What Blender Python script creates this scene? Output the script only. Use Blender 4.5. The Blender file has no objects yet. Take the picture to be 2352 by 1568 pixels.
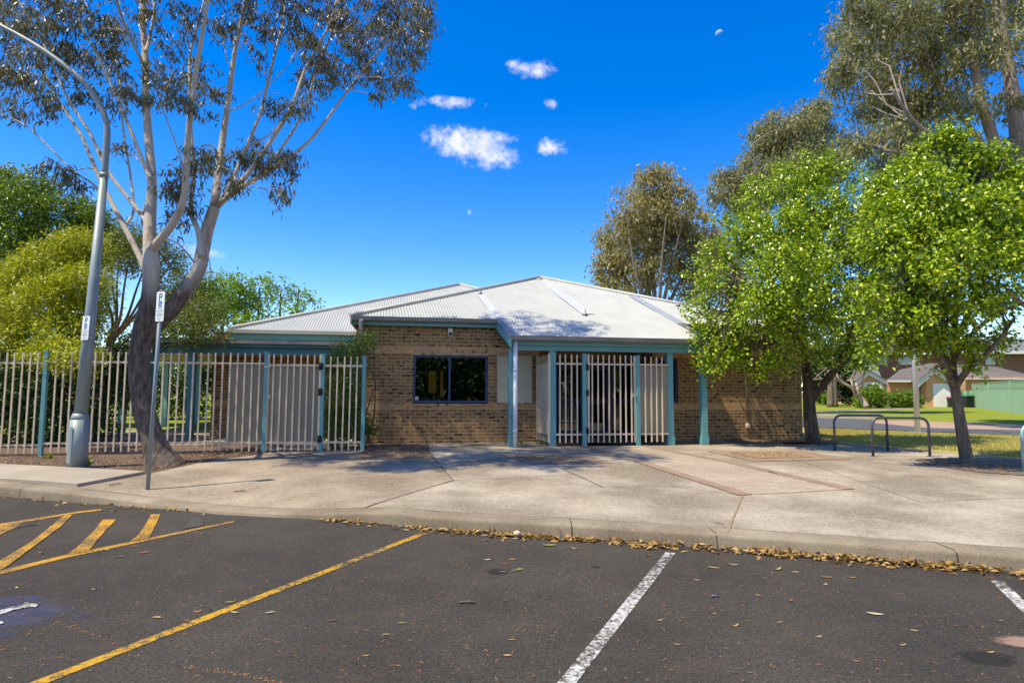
import bpy, bmesh, math, random
import numpy as np
from mathutils import Vector, Matrix
R = math.radians
rnd = random.Random(7)
rng = np.random.default_rng(11)
sc = bpy.context.scene
col = sc.collection

# ------------------------------------------------------------------ camera
F = 1400.0                      # focal length in pixels of a 2352 px wide picture
CAMZ = 1.6
TH = math.atan(111 / F)         # pitched up a little
RHO = 0.005                     # slight roll
c0, s0 = math.cos(TH), math.sin(TH)
R0 = Vector((1, 0, 0)); U0 = Vector((0, -s0, c0)); FW = Vector((0, c0, s0))
RX = R0 * math.cos(RHO) + U0 * math.sin(RHO)
UP = U0 * math.cos(RHO) - R0 * math.sin(RHO)
CP = Vector((0, 0, CAMZ))
cam_d = bpy.data.cameras.new('camera'); cam = bpy.data.objects.new('camera', cam_d); col.objects.link(cam)
cam_d.sensor_width = 36; cam_d.lens = 36 * F / 2352; cam_d.clip_end = 9000; cam_d.clip_start = .05
m = Matrix.Identity(4)
for i in range(3):
    m[i][0], m[i][1], m[i][2], m[i][3] = RX[i], UP[i], -FW[i], CP[i]
cam.matrix_world = m
sc.camera = cam

def ray(x, y):
    return RX * ((x - 1176) / F) + UP * ((784 - y) / F) + FW
def hitY(x, y, Y):
    d = ray(x, y); return CP + d * (Y / d.y)
def hitz(x, y, z=0.0):
    d = ray(x, y); return CP + d * ((z - CAMZ) / d.z)
def hitpl(x, y, p, n):
    d = ray(x, y); return CP + d * ((p - CP).dot(n) / d.dot(n))

# ------------------------------------------------------------------ terrain
KB = [(-400, 1098), (0, 1138), (146, 1153), (247, 1158), (376, 1168), (508, 1183), (609, 1187), (735, 1192), (867, 1198),
      (982, 1217), (1317, 1236), (1531, 1251), (1824, 1272), (2187, 1301), (2352, 1314)]
KP = [hitz(x, y, 0.0) for x, y in KB]
# ease the measured kerb into a gentle straight run
KX = np.array([p.x for p in KP]); KY = np.array([p.y for p in KP])
cf = np.polyfit(KX, KY, 3)
KX = np.concatenate([[-40.], KX, [14.]])
_ky = np.polyval(cf, KX[1:-1]) * .4 + KY * .6
KY = np.concatenate([[_ky[0] + (KX[1] + 40) * .22], _ky, [_ky[-1] - (14 - KX[-2]) * .26]])
def kerbY(x): return float(np.interp(x, KX, KY))
RAMP = ([-7.0, -6.2, -4.9, -4.2, -3.0, -2.4, -1.3], [0, .15, .8, 1, 1, .8, 0])
def ramp(x): return float(np.interp(x, *RAMP))
def g(x, y):
    d = max(0.0, y - kerbY(x))
    g0 = min(.14 + .0235 * d, .275)
    w = ramp(x) * max(0.0, 1 - d / 2.6)
    g1 = .015 + .075 * d
    return g0 * (1 - w) + min(g1, g0) * w
def hitg(x, y):
    z = .15
    for _ in range(25):
        p = hitz(x, y, z); z = .5 * z + .5 * g(p.x, p.y)
    p = hitz(x, y, z); return Vector((p.x, p.y, g(p.x, p.y)))

# ------------------------------------------------------------------ objects helpers
def tag(o, label=None, cat=None, group=None, kind=None):
    if label: o['label'] = label
    if cat: o['category'] = cat
    if group: o['group'] = group
    if kind: o['kind'] = kind
    return o
def thing(name, label, cat, loc, group=None):
    o = bpy.data.objects.new(name, None); o.empty_display_size = .2
    o.location = loc; col.objects.link(o)
    return tag(o, label, cat, group)
def rootloc(o):
    while o.parent: o = o.parent
    return Vector(o.location)
class Frame:
    def __init__(s, o, ang):
        s.o = Vector((o[0], o[1], 0)); s.a = ang
        s.e1 = Vector((math.cos(ang), math.sin(ang), 0)); s.e2 = Vector((-math.sin(ang), math.cos(ang), 0))
    def pt(s, a, n, z): 
        p = s.o + s.e1 * a - s.e2 * n; return Vector((p.x, p.y, z))
    def hit(s, x, y, n=0.0):
        p = hitpl(x, y, s.o - s.e2 * n, s.e2); return (p - s.o).dot(s.e1), p.z
    def sn(s, p): 
        q = p - s.o; return q.dot(s.e1), -q.dot(s.e2)
WORLD = Frame((0, 0), 0)
class MB:
    def __init__(s): s.v = []; s.f = []; s.mi = []; s.cur = 0; s.sm = []
    def add(s, vs, fs, smooth=False):
        b = len(s.v); s.v += [Vector(p) for p in vs]
        for f in fs: s.f.append([b + i for i in f]); s.mi.append(s.cur); s.sm.append(smooth)
        return s
    def poly(s, pts): return s.add(pts, [list(range(len(pts)))])
    def hexa(s, p): # 8 points: bottom 4 ccw, top 4
        return s.add(p, [(3, 2, 1, 0), (4, 5, 6, 7), (0, 1, 5, 4), (1, 2, 6, 5), (2, 3, 7, 6), (3, 0, 4, 7)])
    def box(s, fr, a0, a1, n0, n1, z0, z1):
        P = fr.pt
        return s.hexa([P(a0, n1, z0), P(a1, n1, z0), P(a1, n0, z0), P(a0, n0, z0), P(a0, n1, z1), P(a1, n1, z1), P(a1, n0, z1), P(a0, n0, z1)])
    def prism(s, pts, d): # pts planar polygon, extruded by vector d
        n = len(pts); q = [Vector(p) + Vector(d) for p in pts]
        fs = [list(range(n))[::-1], list(range(n, 2 * n))] + [(i, (i + 1) % n, n + (i + 1) % n, n + i) for i in range(n)]
        return s.add(list(pts) + q, fs)
    def tube(s, pts, rad, n=8, cap=True, flat=1.0):
        pts = [Vector(p) for p in pts]
        if not hasattr(rad, '__len__'): rad = [rad] * len(pts)
        vs = []; N = None
        for i, p in enumerate(pts):
            t = (pts[min(i + 1, len(pts) - 1)] - pts[max(i - 1, 0)])
            if t.length < 1e-9: t = Vector((0, 0, 1))
            t.normalize()
            if N is None:
                N = t.cross(Vector((0, 1, 0)) if abs(t.y) < .9 else Vector((1, 0, 0))).normalized()
            else:
                N = (N - t * N.dot(t)).normalized()
            B = t.cross(N)
            for k in range(n):
                a = 2 * math.pi * k / n
                vs.append(p + (N * math.cos(a) + B * math.sin(a) * flat) * rad[i])
        fs = []
        for i in range(len(pts) - 1):
            for k in range(n):
                fs.append((i * n + k, i * n + (k + 1) % n, (i + 1) * n + (k + 1) % n, (i + 1) * n + k))
        s.add(vs, fs, True)
        if cap:
            b = len(s.v) - len(vs)
            s.f.append([b + k for k in range(n)][::-1]); s.mi.append(s.cur); s.sm.append(False)
            b2 = b + (len(pts) - 1) * n
            s.f.append([b2 + k for k in range(n)]); s.mi.append(s.cur); s.sm.append(False)
        return s
    def build(s, name, mats, parent=None, frame=None, loc=None):
        me = bpy.data.meshes.new(name)
        org = rootloc(parent) if parent else (Vector(loc) if loc is not None else None)
        if org is None:
            xs = [min(v[i] for v in s.v) for i in range(3)]; xm = [max(v[i] for v in s.v) for i in range(3)]
            org = Vector(((xs[0] + xm[0]) / 2, (xs[1] + xm[1]) / 2, xs[2]))
        me.from_pydata([tuple(v - org) for v in s.v], [], s.f)
        if not isinstance(mats, (list, tuple)): mats = [mats]
        for mt in mats: me.materials.append(mt)
        me.polygons.foreach_set('material_index', s.mi)
        me.polygons.foreach_set('use_smooth', s.sm)
        fr = frame or BF
        uv = me.uv_layers.new(name='UVMap').data
        for p in me.polygons:
            n = p.normal; hz = abs(n.z) > .75
            alt = abs(n.dot(fr.e1)) > abs(n.dot(fr.e2))
            for li in p.loop_indices:
                q = s.v[me.loops[li].vertex_index] - fr.o
                a, b = q.dot(fr.e1), q.dot(fr.e2)
                uv[li].uv = (a, b) if hz else ((b, q.z) if alt else (a, q.z))
        o = bpy.data.objects.new(name, me); col.objects.link(o)
        if parent: o.parent = parent
        else: o.location = org
        return o
def lathe(mb, base, prof, n=16):
    base = Vector(base); return mb.tube([base + Vector((0, 0, z)) for r, z in prof], [r for r, z in prof], n)
def smooth_path(pts, k=5):
    pts = [Vector(p) for p in pts]; out = []
    for i in range(len(pts) - 1):
        p0 = pts[max(i - 1, 0)]; p1 = pts[i]; p2 = pts[i + 1]; p3 = pts[min(i + 2, len(pts) - 1)]
        for j in range(k):
            t = j / k
            out.append(.5 * ((2 * p1) + (p2 - p0) * t + (2 * p0 - 5 * p1 + 4 * p2 - p3) * t * t + (3 * p1 - p0 - 3 * p2 + p3) * t ** 3))
    out.append(pts[-1]); return out
def copy_tree(o, parent=None):
    c = o.copy(); col.objects.link(c); c.parent = parent
    for ch in list(o.children): copy_tree(ch, c)
    return c
def sheet(name, pts, mat, dz=0.0, step=.5, kind='structure', follow=True, thick=0):
    """a flat area laid on the terrain, cut on a grid so that it follows it"""
    bm = bmesh.new()
    vs = [bm.verts.new((p[0], p[1], 0)) for p in pts]
    f = bm.faces.new(vs)
    if follow:
        xs = [p[0] for p in pts]; ys = [p[1] for p in pts]
        for ax, lo, hi in ((0, min(xs), max(xs)), (1, min(ys), max(ys))):
            st = step
            k = math.ceil(lo / st) * st
            while k < hi:
                nn = Vector((1, 0, 0)) if ax == 0 else Vector((0, 1, 0))
                bmesh.ops.bisect_plane(bm, geom=bm.verts[:] + bm.edges[:] + bm.faces[:], plane_co=nn * k, plane_no=nn, dist=1e-5)
                k += st
    for v in bm.verts: v.co.z = (g(v.co.x, v.co.y) if follow else 0) + dz
    bmesh.ops.recalc_face_normals(bm, faces=bm.faces[:])
    if sum(fc.normal.z for fc in bm.faces) < 0: bmesh.ops.reverse_faces(bm, faces=bm.faces[:])
    if thick:
        r = bmesh.ops.extrude_face_region(bm, geom=bm.faces[:])
        for e in r['geom']:
            if isinstance(e, bmesh.types.BMVert): e.co.z += thick
        bmesh.ops.recalc_face_normals(bm, faces=bm.faces[:])
    me = bpy.data.meshes.new(name); 
    uvl = bm.loops.layers.uv.new('UVMap')
    for fc in bm.faces:
        for l in fc.loops: l[uvl].uv = (l.vert.co.x, l.vert.co.y)
    bm.to_mesh(me); bm.free(); me.materials.append(mat)
    o = bpy.data.objects.new(name, me); col.objects.link(o)
    if kind: o['kind'] = kind
    return o
def stripe(name, a, b, w, mat, dz=.004):
    a = Vector(a); b = Vector(b); d = (b - a); d.z = 0; d.normalize(); n = Vector((-d.y, d.x, 0)) * w / 2
    return sheet(name, [a + n, a - n, b - n, b + n], mat, dz, follow=False)

# ------------------------------------------------------------------ materials
class NT:
    def __init__(s, name):
        s.m = bpy.data.materials.new(name); s.m.use_nodes = True; s.t = s.m.node_tree
        s.b = s.t.nodes['Principled BSDF']; s.out = s.t.nodes['Material Output']
    def n(s, typ, **kw):
        nd = s.t.nodes.new(typ)
        ins = kw.pop('ins', {})
        for k, v in kw.items(): setattr(nd, k, v)
        for k, v in ins.items():
            if hasattr(v, 'is_linked') or hasattr(v, 'links'): s.t.links.new(v, nd.inputs[k])
            else: nd.inputs[k].default_value = v
        return nd
    def l(s, a, b): s.t.links.new(a, b)
    def coord(s, kind='Object', scale=(1, 1, 1)):
        tc = s.n('ShaderNodeTexCoord'); mp = s.n('ShaderNodeMapping')
        s.l(tc.outputs[kind], mp.inputs['Vector']); mp.inputs['Scale'].default_value = scale
        return mp.outputs[0]
    def noise(s, vec, scale, detail=5, rough=.55):
        return s.n('ShaderNodeTexNoise', ins={'Vector': vec, 'Scale': scale, 'Detail': detail, 'Roughness': rough}).outputs['Fac']
    def ramp(s, fac, *stops, mode='LINEAR'):
        nd = s.n('ShaderNodeValToRGB', ins={'Fac': fac}); cr = nd.color_ramp; cr.interpolation = mode
        while len(cr.elements) < len(stops): cr.elements.new(.5)
        for e, (p, c) in zip(cr.elements, stops):
            e.position = p; e.color = (c if hasattr(c, '__len__') else (c, c, c)) + ((1,) if not hasattr(c, '__len__') or len(c) == 3 else ())
        return nd.outputs[0]
    def mix(s, fac, a, b, blend='MIX'):
        nd = s.n('ShaderNodeMix', data_type='RGBA', blend_type=blend)
        for i, v in ((0, fac), (6, a), (7, b)):
            if hasattr(v, 'links'): s.l(v, nd.inputs[i])
            else: nd.inputs[i].default_value = (tuple(v) + (1,)) if hasattr(v, '__len__') else v
        return nd.outputs[2]
    def math(s, op, a, b=0.0, clamp=False):
        nd = s.n('ShaderNodeMath', operation=op, use_clamp=clamp)
        for i, v in ((0, a), (1, b)):
            if hasattr(v, 'links'): s.l(v, nd.inputs[i])
            else: nd.inputs[i].default_value = v
        return nd.outputs[0]
    def bump(s, h, strength=.3, dist=.01):
        nd = s.n('ShaderNodeBump', ins={'Height': h, 'Strength': strength, 'Distance': dist}); s.l(nd.outputs[0], s.b.inputs['Normal']); return nd
    def set(s, **kw):
        nm = {'color': 'Base Color', 'rough': 'Roughness', 'metal': 'Metallic', 'spec': 'Specular IOR Level', 'coat': 'Coat Weight'}
        for k, v in kw.items():
            i = s.b.inputs[nm.get(k, k)]
            if hasattr(v, 'links'): s.l(v, i)
            else: i.default_value = (tuple(v) + (1,)) if hasattr(v, '__len__') else v
        return s.m
def M(name, c1, c2=None, scale=6, rough=.7, bump=0, bscale=None, metal=0, spec=.4, stretch=(1, 1, 1), lo=.35, hi=.65, dist=.01):
    t = NT(name); v = t.coord('Object', stretch)
    c2 = c2 or tuple(x * .8 for x in c1)
    t.set(color=t.ramp(t.noise(v, scale), (lo, c1), (hi, c2)), rough=rough, metal=metal, spec=spec)
    if bump: t.bump(t.noise(v, bscale or scale * 3), bump, dist)
    return t.m
def leafmat(name, cols, trans=.3, rough=.45, spec=.4):
    t = NT(name)
    gi = t.n('ShaderNodeNewGeometry')
    k = len(cols)
    c = t.ramp(gi.outputs['Random Per Island'], *[(i / max(k - 1, 1), cc) for i, cc in enumerate(cols)])
    t.set(color=c, rough=rough, spec=spec)
    tr = t.n('ShaderNodeBsdfTranslucent'); t.l(t.mix(1.0, c, (1.25, 1.25, .6), 'MULTIPLY'), tr.inputs['Color'])
    mx = t.n('ShaderNodeMixShader', ins={'Fac': trans}); t.l(t.b.outputs[0], mx.inputs[1]); t.l(tr.outputs[0], mx.inputs[2]); t.l(mx.outputs[0], t.out.inputs[0])
    return t.m
def asphalt_color(t, v):
    base = t.ramp(t.noise(v, 85, 4, .7), (.34, (.019, .0165, .0135)), (.66, (.100, .088, .071)))
    st = t.n('ShaderNodeTexVoronoi', ins={'Vector': v, 'Scale': 70.0})
    stone = t.ramp(st.outputs['Distance'], (.10, 1.0), (.24, 0.0))
    pick = t.ramp(st.outputs['Color'], (.62, 0.0), (.75, .75))
    c = t.mix(t.math('MULTIPLY', stone, pick), base, (.16, .145, .13))
    c = t.mix(1.0, c, t.ramp(t.noise(v, 34, 4, .75), (.34, .62), (.66, 1.42)), 'MULTIPLY')
    c = t.mix(1.0, c, t.ramp(t.noise(v, .28, 5, .6), (.35, .84), (.65, 1.16)), 'MULTIPLY')
    big = t.noise(v, .9, 4)
    c = t.mix(1.0, c, t.ramp(big, (.3, .78), (.7, 1.18)), 'MULTIPLY')
    dirt = t.ramp(t.noise(v, 5, 7, .75), (.5, 0.0), (.74, .5))
    return t.mix(dirt, c, (.125, .082, .052))
def mat_asphalt(name='asphalt'):
    t = NT(name); v = t.coord()
    c = asphalt_color(t, v)
    vz = t.n('ShaderNodeTexVoronoi', feature='DISTANCE_TO_EDGE', ins={'Vector': t.n('ShaderNodeVectorMath', operation='ADD', ins={0: v, 1: t.n('ShaderNodeTexNoise', ins={'Vector': v, 'Scale': 2.5}).outputs['Color']}).outputs[0], 'Scale': .33})
    crack = t.math('MULTIPLY', t.ramp(vz.outputs['Distance'], (.0, 1.0), (.006, 0.0)), t.ramp(t.noise(v, .8), (.52, 0.0), (.62, .6)))
    t.set(color=t.mix(crack, c, (.018, .015, .013)), rough=.85, spec=.25)
    t.bump(t.noise(v, 120, 3, .8), .9, .012)
    return t.m
def mat_paint(name, color, wear=.5, scale=22):
    t = NT(name); v = t.coord('Object'); 
    w = t.ramp(t.math('ADD', t.math('MULTIPLY', t.noise(v, scale, 8, .75), .7), t.math('MULTIPLY', t.noise(v, 2.2, 3), .3)), (wear - .05, 0.0), (wear + .05, 1.0))
    cc = t.mix(t.noise(v, 8), color, tuple(x * .72 for x in color))
    t.set(color=t.mix(w, cc, asphalt_color(t, v)), rough=.75, spec=.3)
    t.bump(t.n('ShaderNodeTexVoronoi', ins={'Vector': v, 'Scale': 75.0}).outputs['Distance'], .4, .01)
    return t.m
def mat_stain(name, color, wear=.55, scale=14, amax=.85):
    t = NT(name); v = t.coord('Object')
    ge = t.coord('Generated')
    ln = t.n('ShaderNodeVectorMath', operation='DISTANCE', ins={0: ge, 1: (.5, .5, .5)})
    fall = t.ramp(ln.outputs['Value'], (.12, 1.0), (.5, 0.0))
    a = t.ramp(t.math('MULTIPLY', t.math('ADD', t.noise(v, scale, 8, .75), .12), fall), (wear - .12, 0.0), (wear + .1, amax))
    t.set(color=color, rough=.85)
    tr = t.n('ShaderNodeBsdfTransparent'); mx = t.n('ShaderNodeMixShader', ins={'Fac': a})
    t.l(tr.outputs[0], mx.inputs[1]); t.l(t.b.outputs[0], mx.inputs[2]); t.l(mx.outputs[0], t.out.inputs[0])
    return t.m
def mat_aggregate(name, ca, cb, patch, fleck=.5):
    t = NT(name); v = t.coord()
    fine = t.noise(v, 75, 4, .7)
    c = t.ramp(fine, (.3, cb), (.68, ca))
    vo = t.n('ShaderNodeTexVoronoi', ins={'Vector': v, 'Scale': 60.0})
    c = t.mix(t.math('MULTIPLY', t.ramp(vo.outputs['Color'], (.2, 1.0), (.45, 0.0)), fleck), c, tuple(x * .38 for x in ca))
    c = t.mix(t.ramp(t.noise(v, .75, 7, .62), (.42, 0.0), (.66, .85)), c, patch)
    c = t.mix(1.0, c, t.ramp(t.noise(v, 26, 5, .8), (.32, 1 - .42 * fleck), (.68, 1 + .32 * fleck)), 'MULTIPLY')
    c = t.mix(1.0, c, t.ramp(t.noise(v, .35, 4), (.3, .84), (.7, 1.08)), 'MULTIPLY')
    c = t.mix(t.ramp(t.noise(v, 3.2, 6, .7), (.6, 0.0), (.8, .35)), c, tuple(x * .45 for x in ca))
    t.set(color=c, rough=.88, spec=.25); t.bump(t.noise(v, 90, 4, .7), .6, .01)
    return t.m
def mat_brick(name, cols, mortar, bands=(), band_col=(.42, .25, .13), spots=True, bw=.24, bh=.086):
    t = NT(name); uv = t.coord('UV')
    br = t.n('ShaderNodeTexBrick', offset=.5, ins={'Vector': uv, 'Color1': (0, 0, 0, 1), 'Color2': (1, 1, 1, 1), 'Mortar': (.5, .5, .5, 1), 'Scale': 1.0,
             'Mortar Size': .0085, 'Mortar Smooth': .2, 'Bias': 0.0, 'Brick Width': bw, 'Row Height': bh})
    k = len(cols)
    c = t.ramp(br.outputs['Color'], *[(i / max(k - 1, 1), cc) for i, cc in enumerate(cols)])
    sep = t.n('ShaderNodeSeparateXYZ'); t.l(uv, sep.inputs[0])
    inband = None
    for lo, hi in bands:
        a = t.math('MULTIPLY', t.math('GREATER_THAN', sep.outputs[1], lo), t.math('LESS_THAN', sep.outputs[1], hi)); inband = a if inband is None else t.math('MAXIMUM', inband, a)
        c = t.mix(a, c, t.ramp(br.outputs['Color'], (0, band_col), (1, tuple(x * 1.25 for x in band_col))))
    c = t.mix(1.0, c, t.ramp(t.noise(uv, 45, 5, .7), (.3, .72), (.7, 1.22)), 'MULTIPLY')
    c = t.mix(1.0, c, t.ramp(t.noise(uv, 1.1, 4), (.3, .82), (.7, 1.12)), 'MULTIPLY')
    if spots:
        sp = t.ramp(t.noise(t.coord('UV', (8, 11.6, 1)), 1.0, 3, .6), (.53, 0.0), (.60, .92))
        sel = t.ramp(t.noise(t.coord('UV', (.9, 3.2, 1)), 1.0, 2), (.34, 0.0), (.5, 1.0))
        sel = t.math('MULTIPLY', sel, t.math('SUBTRACT', 1.0, t.math('MULTIPLY', inband, .6))) if inband is not None else sel
        c = t.mix(t.math('MULTIPLY', sp, sel), c, (.040, .027, .024))
    c = t.mix(br.outputs['Fac'], c, mortar)
    t.set(color=c, rough=.9, spec=.2)
    h = t.math('ADD', t.math('MULTIPLY', t.math('SUBTRACT', 1.0, br.outputs['Fac']), .8), t.math('MULTIPLY', t.noise(uv, 60, 4), .25))
    t.bump(h, .7, .012)
    return t.m
# ------------------------------------------------------------------ light and sky
SUN_EL = R(60); SX, SY = -.916, -.40                       # direction towards the sun on the ground
_l = math.hypot(SX, SY); SX /= _l; SY /= _l
SUN = Vector((SX * math.cos(SUN_EL), SY * math.cos(SUN_EL), math.sin(SUN_EL)))
sd = bpy.data.lights.new('sun', 'SUN'); sd.energy = 4.3; sd.angle = R(.53); sd.color = (1, .89, .64)
so = bpy.data.objects.new('sun', sd); col.objects.link(so); so.rotation_euler = SUN.to_track_quat('Z', 'Y').to_euler(); so.location = (-20, -20, 40)
w = bpy.data.worlds.new('World'); sc.world = w; w.use_nodes = True; nt = w.node_tree
for n_ in list(nt.nodes): nt.nodes.remove(n_)
def wn(t, **kw):
    nd = nt.nodes.new(t); ins = kw.pop('ins', {})
    for k, v in kw.items(): setattr(nd, k, v)
    for k, v in ins.items():
        if hasattr(v, 'links'): nt.links.new(v, nd.inputs[k])
        else: nd.inputs[k].default_value = v
    return nd
sky = wn('ShaderNodeTexSky', sky_type='NISHITA', sun_disc=False, sun_elevation=SUN_EL, sun_rotation=math.atan2(SX, SY) % (2 * math.pi), altitude=60, air_density=1.0, dust_density=.12, ozone_density=2.2)
hs = wn('ShaderNodeHueSaturation', ins={'Hue': .515, 'Saturation': 1.5, 'Value': 1.2, 'Color': sky.outputs[0]})
tc = wn('ShaderNodeTexCoord'); D = tc.outputs['Generated']
def wm(op, a, b=0.0, clamp=False): return wn('ShaderNodeMath', operation=op, use_clamp=clamp, ins={0: a, 1: b}).outputs[0]
n1 = wn('ShaderNodeTexNoise', ins={'Vector': D, 'Scale': 30.0, 'Detail': 10.0, 'Roughness': .66, 'Distortion': .2}).outputs['Fac']
n2 = wn('ShaderNodeTexNoise', ins={'Vector': D, 'Scale': 9.0, 'Detail': 4.0}).outputs['Fac']
field = None
for (cx, cy, rx, ry, st) in [(1075, 330, 92, 36, 1.0), (1130, 358, 62, 30, .95), (1150, 318, 45, 20, .75), (1232, 160, 66, 22, .72), (1180, 152, 26, 14, .5), (1027, 238, 66, 15, .8), (1268, 237, 19, 14, .62),
                             (1270, 338, 38, 20, .8), (1078, 488, 8, 8, .6), (432, 570, 30, 17, .6), (484, 582, 34, 14, .35), (412, 588, 28, 12, .4), (1010, 290, 34, 11, .2), (950, 243, 16, 12, .2)]:
    d = ray(cx, cy).normalized(); rr = d.cross(Vector((0, 0, 1))).normalized(); uu = rr.cross(d)
    L_ = ray(cx, cy).length
    a = wm('DIVIDE', wn('ShaderNodeVectorMath', operation='DOT_PRODUCT', ins={0: D, 1: rr}).outputs['Value'], rx * 1.05 / F / L_)
    b = wm('DIVIDE', wn('ShaderNodeVectorMath', operation='DOT_PRODUCT', ins={0: D, 1: uu}).outputs['Value'], ry * 1.0 / F / L_)
    q = wm('SUBTRACT', st, wm('MULTIPLY', wm('ADD', wm('MULTIPLY', a, a), wm('MULTIPLY', b, b)), .62))
    q = wm('MAXIMUM', q, -1.2)
    fr_ = wn('ShaderNodeVectorMath', operation='DOT_PRODUCT', ins={0: D, 1: d}).outputs['Value']
    q = wm('SUBTRACT', q, wm('MULTIPLY', wm('LESS_THAN', fr_, .5), 3.0))
    field = q if field is None else wm('MAXIMUM', field, q)
# a broken bank of cloud added unseen behind the viewer as neutral fill light
bank = wn('ShaderNodeVectorMath', operation='DOT_PRODUCT', ins={0: D, 1: Vector((.25, -.86, .44)).normalized()}).outputs['Value']
bank = wn('ShaderNodeMapRange', ins={'Value': bank, 'From Min': .25, 'From Max': .85, 'To Min': -3.0, 'To Max': .8}).outputs[0]
field = wm('MAXIMUM', field, bank)
dens = wm('ADD', field, wm('MULTIPLY', wm('SUBTRACT', n1, .5), 3.6))
dens = wm('ADD', dens, wm('MULTIPLY', wm('SUBTRACT', n2, .5), 1.2))
cl = wn('ShaderNodeMapRange', interpolation_type='SMOOTHSTEP', ins={'Value': dens, 'From Min': .08, 'From Max': 1.45}).outputs[0]
cl = wm('MULTIPLY', cl, .93)
SKY_STR = .13
mxs = wn('ShaderNodeMix', data_type='RGBA'); nt.links.new(cl, mxs.inputs[0]); nt.links.new(hs.outputs[0], mxs.inputs[6]); mxs.inputs[7].default_value = (5.2, 5.2, 5.25, 1)
bg = wn('ShaderNodeBackground', ins={'Color': mxs.outputs[2], 'Strength': SKY_STR}); wo = wn('ShaderNodeOutputWorld'); nt.links.new(bg.outputs[0], wo.inputs[0])
vs_ = sc.view_settings; vs_.view_transform = 'Standard'; vs_.look = 'None'; vs_.gamma = 1; vs_.exposure = .68
try:
    sc.cycles.use_denoising = True; sc.cycles.max_bounces = 6; sc.cycles.transparent_max_bounces = 12; sc.cycles.caustics_reflective = False; sc.cycles.caustics_refractive = False
except Exception: pass

# ------------------------------------------------------------------ frames
A = R(10)
BF = Frame((-1.923, 15.3), A)               # face of the front wall
ZG = .275
# bands of paler bricks
_zu0 = BF.hit(1000, 812)[1]; _zu1 = _zu0 + .172
_zl1 = BF.hit(1000, 925)[1]; _zl0 = _zl1 - .172
m_asph = mat_asphalt()
m_agg = mat_aggregate('aggregate_pale', (.40, .328, .245), (.175, .14, .10), (.49, .42, .33), .85)
m_agg2 = mat_aggregate('aggregate_tan', (.365, .29, .208), (.165, .127, .087), (.42, .345, .25), .8)
m_conc = mat_aggregate('concrete', (.385, .33, .255), (.30, .25, .19), (.43, .38, .31), .12)
m_kerb = mat_aggregate('kerb_concrete', (.31, .255, .18), (.13, .10, .065), (.36, .305, .22), .3)
m_brick = mat_brick('facade_brick', [(.28, .155, .070), (.37, .215, .10), (.225, .125, .06), (.43, .255, .115), (.32, .175, .075)], (.50, .36, .195), [(_zu0, _zu1), (_zl0, _zl1)], (.54, .31, .145))
m_brick_warm = mat_brick('lintel_brick', [(.54, .31, .15), (.58, .35, .18), (.50, .28, .13)], (.42, .33, .23), bw=.086, bh=.18)
m_roof = M('roof_steel', (.42, .43, .41), (.46, .47, .45), 2.5, .42, spec=.4)
def _roofmat():
    t = NT('roof_weathered'); v = t.coord()
    c = t.ramp(t.noise(v, 1.6, 6, .6), (.3, (.375, .385, .362)), (.7, (.445, .45, .43)))
    c = t.mix(t.ramp(t.noise(v, 9, 6, .75), (.6, 0.0), (.76, .45)), c, (.19, .185, .155))
    t.set(color=c, rough=.5, spec=.35); return t.m
m_roofw = _roofmat()
m_cap = M('ridge_capping', (.50, .50, .48), (.43, .43, .41), 3, .45)
m_teal = M('teal_paint', (.145, .36, .375), (.125, .315, .33), 2.5, .5, .12, 40, spec=.4)
m_tealb = M('teal_beam_paint', (.13, .31, .30), (.11, .265, .26), 1.5, .5, .12, 40, spec=.4)
m_blue = M('blue_frame', (.035, .065, .17), (.045, .08, .2), 3, .4)
m_gut = M('gutter_grey', (.30, .29, .27), (.22, .21, .195), 2, .45, metal=.2)
m_cream = M('cream_powdercoat', (.76, .63, .46), (.66, .54, .39), 4, .5, spec=.4)
m_white = M('white_pipe', (.74, .75, .82), (.66, .67, .74), 2, .4)
m_board = M('notice_board_cream', (.62, .56, .41), (.55, .49, .35), 1.5, .6)
m_greysheet = M('grey_sheet', (.30, .275, .21), (.265, .24, .185), 1.2, .6)
m_galv = M('galvanised_steel', (.27, .32, .335), (.20, .245, .26), 5, .5, metal=.15, stretch=(1, 1, .35))
m_black = M('black_plastic', (.012, .012, .014), rough=.45)
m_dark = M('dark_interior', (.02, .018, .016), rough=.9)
m_paint_white = M('white_enamel', (.68, .68, .66), (.62, .62, .60), 3, .35)
m_steel = M('bright_steel', (.6, .58, .55), (.45, .43, .4), 20, .35, metal=.7)
def _glass():
    t = NT('window_glass'); g_ = t.n('ShaderNodeBsdfGlossy', ins={'Color': (1, 1, 1, 1), 'Roughness': .015}); tr = t.n('ShaderNodeBsdfTransparent', ins={'Color': (.52, .56, .55, 1)})
    fr_ = t.n('ShaderNodeFresnel', ins={'IOR': 1.6}); mx = t.n('ShaderNodeMixShader', ins={'Fac': t.math('MULTIPLY', fr_.outputs[0], 1.5, True)}); t.l(tr.outputs[0], mx.inputs[1]); t.l(g_.outputs[0], mx.inputs[2]); t.l(mx.outputs[0], t.out.inputs[0]); return t.m
m_glass = _glass()

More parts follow.
